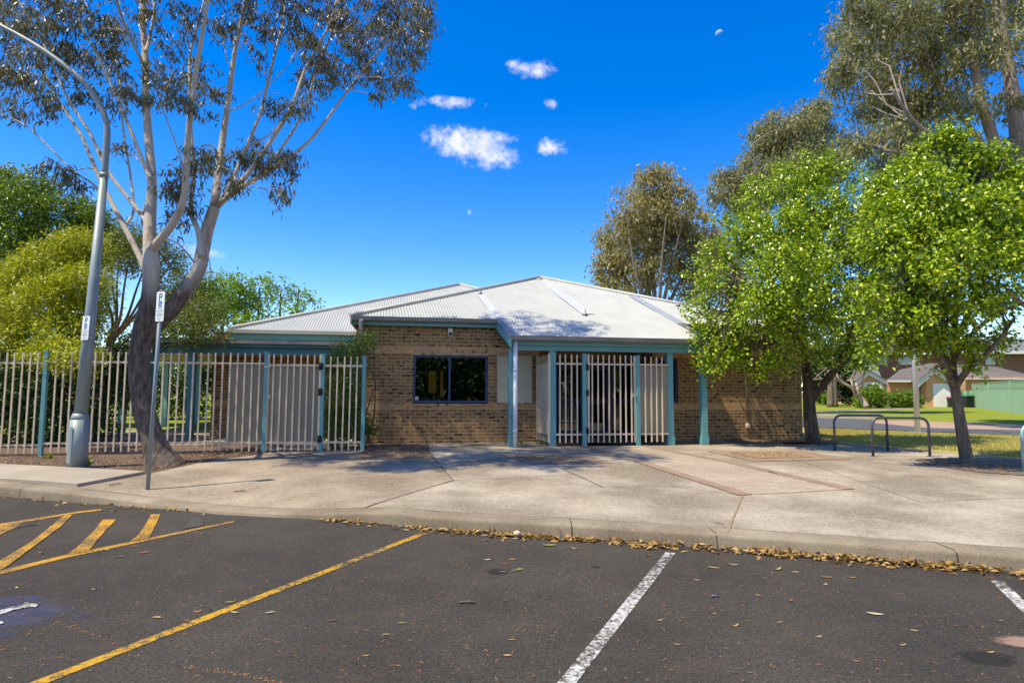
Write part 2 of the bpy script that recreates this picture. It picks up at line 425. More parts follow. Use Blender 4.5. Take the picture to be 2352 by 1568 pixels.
# ------------------------------------------------------------------ ground
m_soil = M('bare_soil', (.20, .145, .095), (.13, .092, .06), 9, .95, .6, 40, dist=.03)
m_mulch = M('bark_mulch', (.19, .125, .085), (.10, .065, .045), 26, .95, .8, 60, dist=.03)
def _grassmat(name, a, b, dry, dryamt):
    t = NT(name); v = t.coord(); c = t.ramp(t.noise(v, 14, 6, .7), (.3, a), (.7, b))
    c = t.mix(t.ramp(t.noise(v, .9, 5, .65), (dryamt, 0.0), (dryamt + .2, 1.0)), c, dry)
    t.set(color=c, rough=.95, spec=.1); t.bump(t.noise(v, 60, 4), .8, .04); return t.m
m_lawn = _grassmat('lawn_grass', (.19, .235, .022), (.26, .30, .035), (.32, .31, .06), .55)
m_dry = _grassmat('dry_grass', (.40, .35, .10), (.50, .42, .16), (.55, .44, .21), .46)
base = sheet('ground', [(-400, -120), (400, -120), (400, 900), (-400, 900)], m_soil, -.12, follow=False)
kx = [x for x in KX]
park = sheet('car_park', [(-60, -60), (40, -60), (40, kerbY(40) + .05)] + [(x, kerbY(x) + .05) for x in KX[::-1]] + [(-60, kerbY(-60) + 2)], m_asph, 0.0, follow=False)
def along(x0, x1, off, n=24): return [(x0 + (x1 - x0) * i / n, kerbY(x0 + (x1 - x0) * i / n) + off) for i in range(n + 1)]
pave = sheet('pavement', along(-38, 13, .30, 90) + [(13, 15.5), (6.9, 15.5), (6.9, 19), (-38, 19)], m_agg, 0.0)
# kerb: a rounded profile swept along the edge, dropping at the ramp
kb = MB(); xs_ = list(np.arange(-38, 13.01, .2)); prof = []
for x in xs_:
    y = kerbY(x) + .007 * math.sin(x * 7.3 + 2 * math.sin(x * 2.9)) * math.sin(x * 17.7); h = g(x, y + .30); lip = max(.012, h - .006 - .008 * max(0, math.sin(x * 11.3) * math.sin(x * 3.1) - .35))
    prof.append([(x, y - .005, -.02), (x, y + .006, lip * .72), (x, y + .012, lip * .88), (x, y + .026, lip * .97), (x, y + .05, lip + .003), (x, y + .30, h + .003)])
kn = len(prof[0]); kb.add([p for pr in prof for p in pr], [(i * kn + j, (i + 1) * kn + j, (i + 1) * kn + j + 1, i * kn + j + 1) for i in range(len(prof) - 1) for j in range(kn - 1)], True)
tag(kb.build('kerb', m_kerb, frame=WORLD), kind='structure')
m_joint = M('joint_dirt', (.10, .08, .06), (.05, .04, .03), 30, .95)
m_sand = M('joint_sand', (.36, .27, .15), (.2, .15, .09), 30, .95)
# tan concrete on the left of the long joint
tanp = [hitg(*q) for q in [(840, 1165.5), (1041, 1103.5), (999, 1054), (987, 1034)]]
tan_poly = [(p.x, p.y) for p in tanp] + [(-3.2, 15.2), (-38, 15.2)] + along(-38, tanp[0].x, .304, 60)
sheet('pavement_tan', tan_poly, m_agg2, .004)
# joints and cracks between the concrete slabs
for pts, wd, mt in [([(840, 1165.5), (940, 1133.5), (1041, 1103.5), (1020, 1079), (999, 1054), (988, 1038)], .016, m_joint),
                    ([(1041, 1103.5), (1150, 1099), (1324, 1090)], .010, m_joint), ([(1273, 1068), (1330, 1094), (1386.6, 1120)], .012, m_joint),
                    ([(1386.6, 1120), (1531, 1116), (1700, 1137)], .008, m_joint), ([(1705.6, 1137.5), (1688, 1180), (1670, 1223.7)], .022, m_sand),
                    ([(1823.7, 1055), (1970, 1104), (2116, 1154)], .009, m_joint), ([(2116, 1154), (2240, 1147), (2360, 1143)], .009, m_joint),
                    ([(2010, 1062), (2180, 1078), (2360, 1103)], .014, m_joint)]:
    P_ = [hitg(*q) for q in pts]
    for i in range(len(P_) - 1):
        d_ = (P_[i + 1] - P_[i]); d_.z = 0; d_.normalize(); nn = Vector((-d_.y, d_.x, 0)) * wd / 2
        sheet('pavement_joint', [P_[i] + nn, P_[i] - nn, P_[i + 1] - nn, P_[i + 1] + nn], mt, .008)
for x in [-12, -9.6, -7.15, -1.75, 0.66, 2.1, 4.1, 6.5, 9]:
    y = kerbY(x); 
    if ramp(x) < .3:
        kj = MB(); h = g(x, y + .3)
        kj.add([(x - .006, y - .009, 0), (x + .006, y - .009, 0), (x + .006, y + .003, h * .84), (x - .006, y + .003, h * .84), (x + .006, y + .048, h + .002), (x - .006, y + .048, h + .002), (x + .006, y + .3, h + .006), (x - .006, y + .3, h + .006)],
               [(0, 1, 2, 3), (3, 2, 4, 5), (5, 4, 6, 7)])
        tag(kj.build('kerb_joint', m_joint), kind='structure')
kl = MB()
for x in np.arange(-38, 12.9, .2):
    if ramp(x) < .6:
        kl.poly([(x, kerbY(x) + .296, g(x, kerbY(x) + .3) + .006), (x + .2, kerbY(x + .2) + .296, g(x + .2, kerbY(x + .2) + .3) + .006), (x + .2, kerbY(x + .2) + .306, g(x + .2, kerbY(x + .2) + .31) + .006), (x, kerbY(x) + .306, g(x, kerbY(x) + .31) + .006)])
tag(kl.build('kerb_back_joint', m_joint), kind='structure')
# raised footpath slab on the left
fp = [hitg(*q) for q in [(334, 1088.7), (177.5, 1118.6)]]
fl = hitg(0, 1071); f2 = hitg(0, 1106)
d1 = (fp[0] - fl); d2 = (fp[1] - f2)
sheet('footpath', [fp[0], fl - d1 * 4, f2 - d2 * 4, fp[1]], m_conc, .002, thick=.05)
# mulched garden bed between footpath and fence, and beyond
bed = [hitg(*q) for q in [(420, 1071), (455, 1062), (600, 1042.5)]]
bedp = [(p.x, p.y) for p in bed] + [(-5.3, 13.35), (-5.4, 14.6), (-38, 12.8), tuple((fl - d1 * 4).xy), tuple((fl + Vector((0, .01, 0))).xy), tuple((fp[0] + Vector((.02, .02, 0))).xy)]
sheet('garden_bed', bedp, m_mulch, .012)
q4 = [hitg(*q) for q in [(829, 1052), (1000, 1052), (987, 1037), (985, 1021), (836, 1018)]]
sheet('garden_bed', [(p.x, p.y) for p in q4], m_mulch, .012)
q5 = [hitg(*q) for q in [(1700, 1019), (1842, 1016), (1895, 1024), (1940, 1010), (1845, 1004), (1650, 1008)]]
sheet('garden_bed', [(p.x, p.y) for p in q5], m_soil, .012)
q6 = [hitg(*q) for q in [(2100, 1056), (2150, 1072), (2260, 1086), (2400, 1096), (2440, 1060), (2230, 1050)]]
sheet('garden_bed', [(p.x, p.y) for p in q6], m_soil, .012)
m_pit = M('sandy_soil', (.36, .255, .15), (.22, .15, .085), 14, .95, .6, 60, dist=.02)
# brick-edged path to the gates, and two tree pits
m_pavA = mat_brick('path_paver', [(.40, .325, .245), (.425, .35, .265), (.375, .30, .225)], (.28, .22, .16), spots=False, bw=.22, bh=.11)
m_pavB = mat_brick('path_edge_brick', [(.29, .195, .14), (.32, .225, .165), (.265, .175, .125)], (.27, .20, .145), spots=False, bw=.11, bh=.23)
LB = [hitg(1361, 1030), hitg(1712, 1137)]; RB = [hitg(1531, 1034), hitg(1951, 1124)]
def band(a, b, w_, mt, nm, dz):
    d_ = (b - a); d_.z = 0; d_.normalize(); nn = Vector((-d_.y, d_.x, 0)) * w_ / 2
    return sheet(nm, [a + nn, a - nn, b - nn, b + nn], mt, dz)
ext = lambda a, b, k: a + (a - b) * k
sheet('path', [ext(LB[0], LB[1], .35), LB[1], RB[1], ext(RB[0], RB[1], .25)], m_pavA, .006)
band(ext(LB[0], LB[1], .35), LB[1], .21, m_pavB, 'path_edging', .011); band(ext(RB[0], RB[1], .25), RB[1], .21, m_pavB, 'path_edging', .011)
for c4, cin in [([(1150, 1044), (1345, 1044), (1408, 1064), (1222, 1067)], [(1182, 1047.5), (1312, 1047.5), (1350, 1061), (1236, 1063)]),
                ([(1622, 1036), (1838, 1036), (1958, 1055), (1730, 1060)], [(1676, 1040), (1822, 1041), (1868, 1051), (1742, 1053)])]:
    P4 = [hitg(*q) for q in c4]; sheet('tree_pit_edging', P4, m_pavB, .009)
    P4 = [hitg(*q) for q in cin]; sheet('tree_pit_soil', P4, m_pit, .016)
# right-hand side: verge, road, driveway apron, lawns, private path
V = [hitg(*q) for q in [(1850, 1012), (1905, 1016), (2060, 1030), (2180, 1040), (2440, 1065), (2440, 1004), (2352, 1001), (1881, 983), (1700, 975)]]
sheet('grass_verge', [(p.x, p.y) for p in V], m_dry, .006)
sheet('grass_verge', [tuple(V[4].xy), (14, 12.5), (60, 10), (60, 16.6), tuple(V[5].xy)], m_dry, .006)
m_road = M('road_asphalt', (.10, .10, .102), (.075, .075, .077), 30, .85, .3, 120)
rd = [hitg(*q) for q in [(1700, 973), (1881, 981.5), (2352, 1000), (2420, 1003)]]
rf = [hitg(*q) for q in [(2420, 975), (2352, 976.5), (2130, 968), (1985, 962.5), (1881, 960), (1700, 956)]]
sheet('road', [(p.x, p.y) for p in rd] + [(60, 15.5), (60, 22)] + [(p.x, p.y) for p in rf] + [(-2, 40), (-2, 26)], m_road, .009, step=2)
ap = [hitg(*q) for q in [(2010, 972), (2130, 983), (2352, 988.5), (2440, 990), (2440, 975.5), (2352, 976.2), (2130, 967.5), (2010, 965)]]
m_apron = M('apron_paving', (.40, .27, .19), (.34, .225, .16), 12, .9)
sheet('driveway_apron', [(p.x, p.y) for p in ap], m_apron, .014, step=2)
sheet('lawn', [(-60, 21), (-6, 21)] + [(p.x, p.y) for p in rf[::-1]] + [(60, 22.2), (200, 30), (200, 120), (-80, 120), (-80, 24)], m_lawn, .005, step=20)
kbf = MB(); kp = [hitg(*q) for q in [(1700, 955), (1881, 958.5), (1960, 960.5), (2010, 963)]]
for i in range(3):
    a_, b_ = kp[i], kp[i + 1]
    kbf.hexa([a_ + Vector((0, -.15, 0)), b_ + Vector((0, -.15, 0)), b_ + Vector((0, .9, 0)), a_ + Vector((0, .9, 0))] + [a_ + Vector((0, -.15, .13)), b_ + Vector((0, -.15, .13)), b_ + Vector((0, .9, .13)), a_ + Vector((0, .9, .13))])
tag(kbf.build('kerb', m_conc), kind='structure')
pp = [hitg(*q) for q in [(1700, 952), (1881, 948.5), (2010, 943.5), (2110, 938.2), (2165, 937), (2080, 935.5), (1990, 940.5), (1881, 944.8), (1700, 946)]]
sheet('footpath', [(p.x, p.y) for p in pp], m_apron, .012, step=5)
# painted bay markings
m_yel = mat_paint('yellow_paint', (.56, .31, .010), .50); m_ora = mat_paint('orange_paint', (.62, .32, .012), .51, 48); m_oraf = mat_paint('faded_orange_paint', (.66, .34, .014), .50, 60)
m_wht = mat_paint('white_paint', (.60, .59, .56), .50)
ya, yb = hitz(978, 1223), hitz(92, 1567); stripe('bay_line', ya, yb + (yb - ya) * .25, .085, m_yel)
wa, wb = hitz(1540, 1269), hitz(1302, 1568); stripe('bay_line', wa, wb + (wb - wa) * .4, .095, m_wht)
w2 = hitz(2290, 1334); stripe('bay_line', w2, w2 + (wb - wa) * 1.5, .095, m_wht)
def pz(pts, mt, nm='hatch_line', dz=.004):
    sheet(nm, [hitz(.3384 * x, 1041.2 + .3384 * y) for x, y in pts], mt, dz, follow=False)
pz([(-260, 560), (0, 495), (530, 405), (690, 386), (690, 376), (530, 394), (0, 478), (-260, 535)], m_ora)
pz([(-260, 880), (0, 822), (440, 710), (1020, 588), (1590, 466), (1590, 456), (1020, 572), (440, 690), (0, 795), (-260, 850)], m_ora)
pz([(-60, 580), (0, 556), (75, 520), (150, 482), (90, 478), (0, 492), (-60, 510)], m_oraf, dz=.008)
pz([(-60, 850), (0, 798), (60, 760), (260, 610), (410, 500), (490, 420), (440, 418), (340, 500), (200, 610), (0, 730), (-60, 770)], m_oraf, dz=.008)
pz([(450, 690), (600, 668), (660, 590), (730, 510), (790, 450), (700, 450), (620, 545), (520, 640)], m_oraf, dz=.008)
pz([(880, 600), (1010, 580), (1050, 500), (1090, 415), (1025, 415), (990, 480), (940, 555)], m_oraf, dz=.008)
pz([(1240, 515), (1380, 490), (1370, 440), (1300, 440)], mat_paint('ghost_orange_paint', (.36, .16, .02), .41, 34), dz=.008)
m_bst = mat_stain('blue_paint_remnant', (.07, .09, .22), .50, 9, .27)
for pts in ([(-260, 930), (60, 900), (430, 960), (800, 1060), (700, 1180), (300, 1330), (-260, 1360)], [(-220, 980), (60, 925), (330, 985), (470, 1030), (200, 1010), (-220, 1090)], [(330, 1130), (480, 1050), (780, 1045), (640, 1140), (420, 1170)], [(-220, 1200), (60, 1140), (260, 1180), (160, 1300), (-200, 1330)], [(0, 1100), (300, 1040), (480, 1090), (300, 1150)]):
    pz(pts, m_bst, 'worn_blue_marking', .006)
pz([(-160, 1150), (-30, 1108), (60, 1080), (150, 1055), (240, 1047), (264, 1030), (255, 1018), (180, 1022), (60, 1055), (-30, 1078), (-160, 1120)], m_wht, 'access_symbol_marking', .010)
pz([(-160, 1190), (0, 1165), (28, 1155), (10, 1146), (-160, 1160)], m_wht, 'access_symbol_marking', .010)
sheet('pink_stain', [hitz(*q) for q in [(2230, 1470), (2290, 1455), (2420, 1452), (2460, 1490), (2340, 1502), (2270, 1492)]], mat_stain('dirt_stain', (.34, .22, .165), .40, 18, .75), .006, follow=False)
for q in [[(1095, 1307), (1170, 1300), (1190, 1318), (1120, 1326)], [(1345, 1298), (1385, 1296), (1385, 1306), (1350, 1308)], [(2180, 1500), (2330, 1480), (2340, 1540), (2200, 1545)]]:
    sheet('oil_stain', [hitz(*a_) for a_ in q], mat_stain('oil_stain', (.014, .013, .012), .42, 8, .5), .005, follow=False)
# ------------------------------------------------------------------ the brick building
bld = thing('brick_building', 'long low brown brick building under a pale corrugated hip roof, with teal porch posts', 'building', BF.pt(0, 0, ZG - .02))
def bpart(mb, name, mt, parent=None): return mb.build(name, mt, parent or bld, BF)
NE = .21; ZE = BF.hit(1000, 731, NE)[1]; PIT = R(22.5)
def sx(x, y, n=0.0): return BF.hit(x, y, n)[0]
def zx(x, y, n=0.0): return BF.hit(x, y, n)[1]
# walls
SA0 = sx(817, 850); SA1 = sx(1240, 900); NC = .08; SC0 = sx(1500, 900, NC); SC1 = sx(1841, 900, NC)
WZ0, WZ1 = zx(1000, 925), zx(1000, 815.5); WS0, WS1 = sx(949, 870), sx(1120.5, 870)
TOP = ZE - .02
wl = MB()
wl.box(BF, SA0, WS0, -.25, 0, .1, TOP); wl.box(BF, WS1, SA1, -.25, 0, .1, TOP)
wl.box(BF, WS0, WS1, -.25, 0, .1, WZ0 - .085); wl.box(BF, WS0, WS1, -.25, 0, WZ1 + .165, TOP)
bpart(wl, 'front_wall', m_brick)
wl = MB(); wl.box(BF, SA0, SA0 + .25, -6, -.25, .1, TOP); bpart(wl, 'side_wall', m_brick)
lt = MB(); lt.box(BF, WS0, WS1, -.24, .004, WZ1, WZ1 + .165); bpart(lt, 'lintel', m_brick_warm)
sl = MB(); sl.hexa([BF.pt(WS0, .03, WZ0 - .085), BF.pt(WS1, .03, WZ0 - .085), BF.pt(WS1, -.2, WZ0 - .085), BF.pt(WS0, -.2, WZ0 - .085), BF.pt(WS0, .03, WZ0 - .02), BF.pt(WS1, .03, WZ0 - .02), BF.pt(WS1, -.2, WZ0), BF.pt(WS0, -.2, WZ0)])
bpart(sl, 'sill', m_brick_warm)
# window with two sliding panes
def window(s0, s1, z0, z1, n, mull, parent=None, fm=None, depth=.07, fw=.045):
    fm = fm or m_blue
    b = MB()
    b.box(BF, s0, s0 + fw, n - depth, n, z0, z1); b.box(BF, s1 - fw, s1, n - depth, n, z0, z1)
    b.box(BF, s0 + fw, s1 - fw, n - depth, n, z0, z0 + fw); b.box(BF, s0 + fw, s1 - fw, n - depth, n, z1 - fw, z1)
    for q in mull: b.box(BF, q - .024, q + .024, n - depth + .01, n - .004, z0 + fw, z1 - fw)
    wo_ = bpart(b, 'window', fm, parent)
    ed = [s0 + fw] + list(mull) + [s1 - fw]
    for i in range(len(ed) - 1):
        p_ = MB(); p_.box(BF, ed[i] + .01, ed[i + 1] - .01, n - depth * .62 - .012 * i, n - depth * .62 + .005 - .012 * i, z0 + fw - .005, z1 - fw + .005)
        bpart(p_, 'pane', m_glass, wo_)
    return wo_
win = window(WS0 + .01, WS1 - .01, WZ0 + .01, WZ1 - .006, -.05, [sx(1033, 870)])
st = MB(); a0, zz0 = BF.hit(951.5, 918, -.08); a1, zz1 = BF.hit(960, 909.5, -.08)
st.box(BF, a0 + .01, a1 + .01, -.09, -.086, zz0, zz1); bpart(st, 'sticker', m_paint_white, win)
st = MB(); st.box(BF, a0 + .01, a1 + .01, -.088, -.084, zz1 - .018, zz1 - .004); bpart(st, 'sticker_stripe', M('red_print', (.5, .08, .03)), win)
# dim room behind the glass
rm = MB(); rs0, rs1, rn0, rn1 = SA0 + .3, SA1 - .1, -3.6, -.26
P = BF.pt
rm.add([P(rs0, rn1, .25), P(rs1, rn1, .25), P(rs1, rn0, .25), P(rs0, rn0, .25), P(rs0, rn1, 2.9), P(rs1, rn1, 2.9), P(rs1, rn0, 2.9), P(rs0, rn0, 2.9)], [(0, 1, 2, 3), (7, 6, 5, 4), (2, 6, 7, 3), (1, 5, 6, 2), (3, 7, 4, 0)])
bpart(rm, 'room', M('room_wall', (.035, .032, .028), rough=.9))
m_timber = M('interior_timber', (.30, .19, .055), (.24, .15, .045), 3, .6)
ic = MB()
for x0, x1, y0, y1 in [(987, 1005, 850, 905), (1014, 1025, 850, 920), (1056, 1064, 830, 922), (1076, 1088, 835, 922)]:
    s_0, z_0 = BF.hit(x0, y1, -2.6); s_1, z_1 = BF.hit(x1, y0, -2.6); ic.box(BF, s_0, s_1, -2.7, -2.6, max(z_0, .3), z_1)
bpart(ic, 'interior_joinery', m_timber)
lt_ = NT('glow_panel'); lt_.set(color=(.12, .08, .02)); lt_.b.inputs['Emission Color'].default_value = (1, .62, .12, 1); lt_.b.inputs['Emission Strength'].default_value = .06  # yellow panels with an added faint glow, no lamp in this room
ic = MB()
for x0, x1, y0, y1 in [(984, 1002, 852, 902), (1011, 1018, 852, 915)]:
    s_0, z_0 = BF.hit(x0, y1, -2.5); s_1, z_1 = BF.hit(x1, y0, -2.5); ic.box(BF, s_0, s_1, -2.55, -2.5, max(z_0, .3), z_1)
bpart(ic, 'glow_panel', lt_.m)
ib = MB(); s_0, z_0 = BF.hit(962, 918, -.35); s_1, z_1 = BF.hit(1018, 912, -.35); ib.box(BF, s_0, s_1, -.75, -.35, z_0, z_1); bpart(ib, 'bench_top', M('pale_bench', (.4, .4, .36)))
# entry recess with glazed doors
NR = -1.25
wl = MB(); wl.box(BF, SA1 - .25, SA1, NR, -.25, .1, TOP); wl.box(BF, SA1 - .25, SC0 + .25, NR - .25, NR, 2.32, TOP); bpart(wl, 'recess_wall', m_brick)
fl_ = MB(); fl_.box(BF, SA1, SC0, NR, 1.25, .1, ZG + .006); bpart(fl_, 'porch_floor', m_pavB)
ed = [SA1 + .02 + (SC0 - SA1 - .04) * k / 4 for k in range(5)]
for k in range(4):
    b = MB(); s_0, s_1 = ed[k] + .012, ed[k + 1] - .012; z0, z1 = ZG + .03, 2.30; n0, n1 = NR + .02, NR + .08
    for bx in [(s_0, s_0 + .08, z0, z1), (s_1 - .08, s_1, z0, z1)]: b.box(BF, bx[0], bx[1], n0, n1, bx[2], bx[3])
    for bz in [(z0, z0 + .18), (1.22, 1.36), (z1 - .1, z1)]: b.box(BF, s_0 + .08, s_1 - .08, n0, n1, bz[0], bz[1])
    dr = bpart(b, 'door', m_blue)
    for zz in [(z0 + .18, 1.22), (1.36, z1 - .1)]:
        p_ = MB(); p_.box(BF, s_0 + .075, s_1 - .075, NR + .045, NR + .053, zz[0], zz[1]); bpart(p_, 'pane', m_glass, dr)
    if k in (1, 2):
        h_ = MB(); hs_ = s_1 - .06 if k == 1 else s_0 + .02; h_.box(BF, hs_, hs_ + .04, NR + .082, NR + .11, 1.1, 1.5); bpart(h_, 'handle', m_steel, dr)
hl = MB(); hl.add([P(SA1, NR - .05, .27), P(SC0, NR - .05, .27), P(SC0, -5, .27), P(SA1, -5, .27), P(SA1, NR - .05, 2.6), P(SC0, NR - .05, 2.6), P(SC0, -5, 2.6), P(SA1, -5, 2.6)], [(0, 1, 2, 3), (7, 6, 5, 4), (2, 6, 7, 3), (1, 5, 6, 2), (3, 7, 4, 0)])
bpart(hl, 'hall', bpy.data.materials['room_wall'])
# right wing wall with a narrow window beside the porch
CW0, CW1 = sx(1512, 870, NC), sx(1557, 870, NC); CZ0, CZ1 = zx(1557, 926, NC), zx(1557, 823, NC)
wl = MB()
wl.box(BF, SC0, CW0, NC - .25, NC, .1, TOP); wl.box(BF, CW1, SC1, NC - .25, NC, .1, TOP); wl.box(BF, CW0, CW1, NC - .25, NC, .1, CZ0); wl.box(BF, CW0, CW1, NC - .25, NC, CZ1, TOP)
wl.box(BF, SC0, SC0 + .25, NR - .25, NC - .25, .1, TOP)
bpart(wl, 'front_wall', m_brick)
wl = MB(); wl.box(BF, SC1 - .25, SC1, -9, NC - .25, .1, TOP); bpart(wl, 'side_wall', m_brick)
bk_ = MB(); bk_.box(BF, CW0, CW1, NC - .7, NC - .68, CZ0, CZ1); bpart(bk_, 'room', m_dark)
window(CW0 + .008, CW1 - .008, CZ0 + .008, CZ1 - .008, NC - .04, [])
# ---- main roof
def plane_hit(x, y): 
    nrm = (BF.e2 * -math.sin(PIT) + Vector((0, 0, math.cos(PIT)))); return hitpl(x, y, BF.pt(0, NE, ZE), nrm)
NR_ = (BF.e2 * -math.sin(PIT) + Vector((0, 0, math.cos(PIT)))); DP = BF.e2 * math.cos(PIT) + Vector((0, 0, math.sin(PIT)))
v1 = (plane_hit(1140, 735) - plane_hit(1172, 774)).normalized(); v2 = (plane_hit(1559, 744) - plane_hit(1612, 777)).normalized()
DO = (v1 + v2).normalized()
E0 = BF.pt(sx(805, 726, NE), NE, ZE)
def st_of(p):
    q = p - E0; t = q.dot(DP) / DO.dot(DP); return (q - DO * t).dot(BF.e1), t
APX = plane_hit(1241, 638); sA, tA = st_of(APX)
ER = BF.pt(sx(1836, 752, NE), NE, ZE); sR = st_of(ER)[0]
pl, pr = plane_hit(1172, 774), plane_hit(1614, 777)
sL, tL = st_of(pl); sRr, tRr = st_of(pr); tL = min(tL, tRr) * .5 + max(tL, tRr) * .5; tRr = tL
def corrug(mb, org, e, d, nrm, s0, s1, tmin, tmax, amp=.0115, pitch=.0762, per=6):
    n = max(2, int((s1 - s0) / pitch * per)); vs = []
    for i in range(n + 1):
        s = s0 + (s1 - s0) * i / n; o = amp * math.sin(2 * math.pi * s / pitch)
        a, b = tmin(s), tmax(s)
        for t in (a, (a + b) / 2, b): vs.append(org + e * s + d * t + nrm * o)
    mb.add(vs, [(3 * i + j, 3 * i + 3 + j, 3 * i + 4 + j, 3 * i + 1 + j) for i in range(n) for j in (0, 1)], True)
def hip(s): return max(0.0, tA * s / sA if s < sA else tA * (sR - s) / (sR - sA))
rf_ = MB()
corrug(rf_, E0, BF.e1, DO, NR_, 0, sL, lambda s: 0, hip)
corrug(rf_, E0, BF.e1, DO, NR_, sL, sRr, lambda s: tL, hip)
corrug(rf_, E0, BF.e1, DO, NR_, sRr, sR, lambda s: 0, hip)
bpart(rf_, 'roof', m_roofw)
rb = MB(); dn = (APX - E0).dot(BF.e2); BL = E0 + BF.e2 * dn * 2; BR = ER + BF.e2 * dn * 2
rb.poly([E0, APX, BL]); rb.poly([BL, APX, BR]); rb.poly([BR, APX, ER]); bpart(rb, 'rear_roof', m_roof)
cp = MB()
for a_, b_ in ((E0, APX), (APX, ER)):
    d_ = (b_ - a_).normalized(); cp.tube([a_ + Vector((0, 0, .03)), b_ + Vector((0, 0, .03))], .05, 8, True, 1)
bpart(cp, 'ridge_cap', m_cap)
def strip(px, wd, name='roof_flashing', mt=None):
    a_, b_ = plane_hit(*px[0]), plane_hit(*px[1]); h_ = MB(); o_ = NR_ * .018
    h_.hexa([a_ + o_, a_ + BF.e1 * wd + o_, b_ + BF.e1 * wd + o_, b_ + o_] + [q + o_ + NR_ * .004 for q in (a_, a_ + BF.e1 * wd, b_ + BF.e1 * wd, b_)]); return bpart(h_, name, mt or m_cap)
m_flash = M('bright_flashing', (.56, .57, .58), (.50, .51, .53), 3, .4); m_flash2 = M('dull_flashing', (.36, .39, .44), (.31, .34, .39), 3, .45)
strip([(1092, 674), (1140, 733)], .22, mt=m_flash); strip([(1231, 641), (1336, 722)], .36, mt=m_flash); strip([(1443, 680), (1556, 745)], .26, mt=m_flash2)
for q in [(1103, 676), (1241, 643), (1344, 724), (1557, 703)]:
    a_ = plane_hit(*q); v_ = MB(); lathe(v_, a_, [(.085, .0), (.06, .045), (.02, .085), (.012, .15), (.004, .2)], 10); bpart(v_, 'roof_anchor', m_gut)
# eaves: gutters, fascias, verges
def fascia(s0, s1, n, z0, z1, name, mt, t=.035): 
    b = MB(); b.box(BF, s0, s1, n - t, n, z0, z1); return bpart(b, name, mt)
def gutter(s0, s1, n, z):
    b = MB(); q = [(n, z - .10), (n + .07, z - .115), (n + .115, z - .085), (n + .12, z - .012), (n + .132, z), (n + .118, z + .004), (n + .105, z - .01), (n + .10, z - .08), (n + .01, z - .085), (n, z)]
    b.prism([BF.pt(s0, a_, c_) for a_, c_ in q], BF.e1 * (s1 - s0)); o = bpart(b, 'gutter', m_gut); 
    for k in range(int((s1 - s0) / 1.5) + 1):
        s_ = s0 + .35 + 1.5 * k
        if s_ < s1 - .1:
            c_ = MB(); c_.prism([BF.pt(s_, a_ + (.004 if i in (1, 2, 3, 4) else 0), z_ - (.003 if i < 3 else 0)) for i, (a_, z_) in enumerate(q[:6])], BF.e1 * .03); bpart(c_, 'bracket', m_gut, o)
    return o
s_e0 = BF.sn(E0)[0]; s_eR = BF.sn(ER)[0]; s_pl, n_pl = BF.sn(pl); s_pr, n_pr = BF.sn(pr)
s_vl = BF.sn(plane_hit(1140, 735))[0]; s_vr = BF.sn(plane_hit(1559, 744))[0]
NG = (n_pl + n_pr) / 2; ZP = E0.z + DP.z * 0 + (tL * DO.z)
print('MEASURE', SA0, SA1, SC0, SC1, 'ZE', ZE, 'NG', NG, n_pl, n_pr, 'ZP', ZP, 'apex', APX)
ZF = zx(1000, 749, NE)
gutter(s_e0, s_vl, NE, ZE); fascia(s_e0 + .02, s_vl, NE - .005, ZF, ZE - .02, 'fascia', m_teal)
gutter(s_vr, s_eR, NE, ZE); fascia(s_vr, s_eR - .02, NE - .005, ZF, ZE - .02, 'fascia', m_teal)
sf = MB(); sf.box(BF, s_e0, s_vl, .002, NE - .045, ZF + .03, ZF + .04); bpart(sf, 'soffit', m_teal)
rtl = MB(); rtl.box(BF, s_e0, s_e0 + .03, -6, NE + .12, ZE - .17, ZE - .01); bpart(rtl, 'fascia', m_cream)
NP = NG - .12      # line of the porch posts
gutter(s_pl, s_pr, NG - .02, ZP)
ZB0 = zx(1400, 808, NP); ZB1 = zx(1400, 796, NP)
fascia(s_pl + .02, s_pr, NG - .03, ZB1, ZP - .03, 'fascia', m_tealb); 
fascia(s_pl + .05, s_pr, NP + .045, ZB0, ZB1 + .04, 'porch_beam', m_tealb, .09)
# verge boards at both ends of the porch roof
for a_, b_ in ((plane_hit(1140, 735), pl), (plane_hit(1559, 744), pr)):
    v_ = MB(); dv = Vector((0, 0, -.235)); tk = BF.e1 * .03
    v_.prism([a_ + Vector((0, 0, -.01)), b_ + Vector((0, 0, -.01)), b_ + dv, a_ + dv], tk); bpart(v_, 'verge_board', m_teal)
    c_ = MB(); c_.prism([a_ + Vector((0, 0, .035)) - tk, a_ + Vector((0, 0, .035)) + tk * 4, b_ + Vector((0, 0, .035)) + tk * 4, b_ + Vector((0, 0, .035)) - tk], Vector((0, 0, -.03))); bpart(c_, 'verge_cap', m_gut)
cl_ = MB(); cl_.box(BF, s_pl + .1, s_pr - .1, NC + .01, NP - .05, ZB1 + .05, ZB1 + .065); bpart(cl_, 'porch_ceiling', m_tealb)
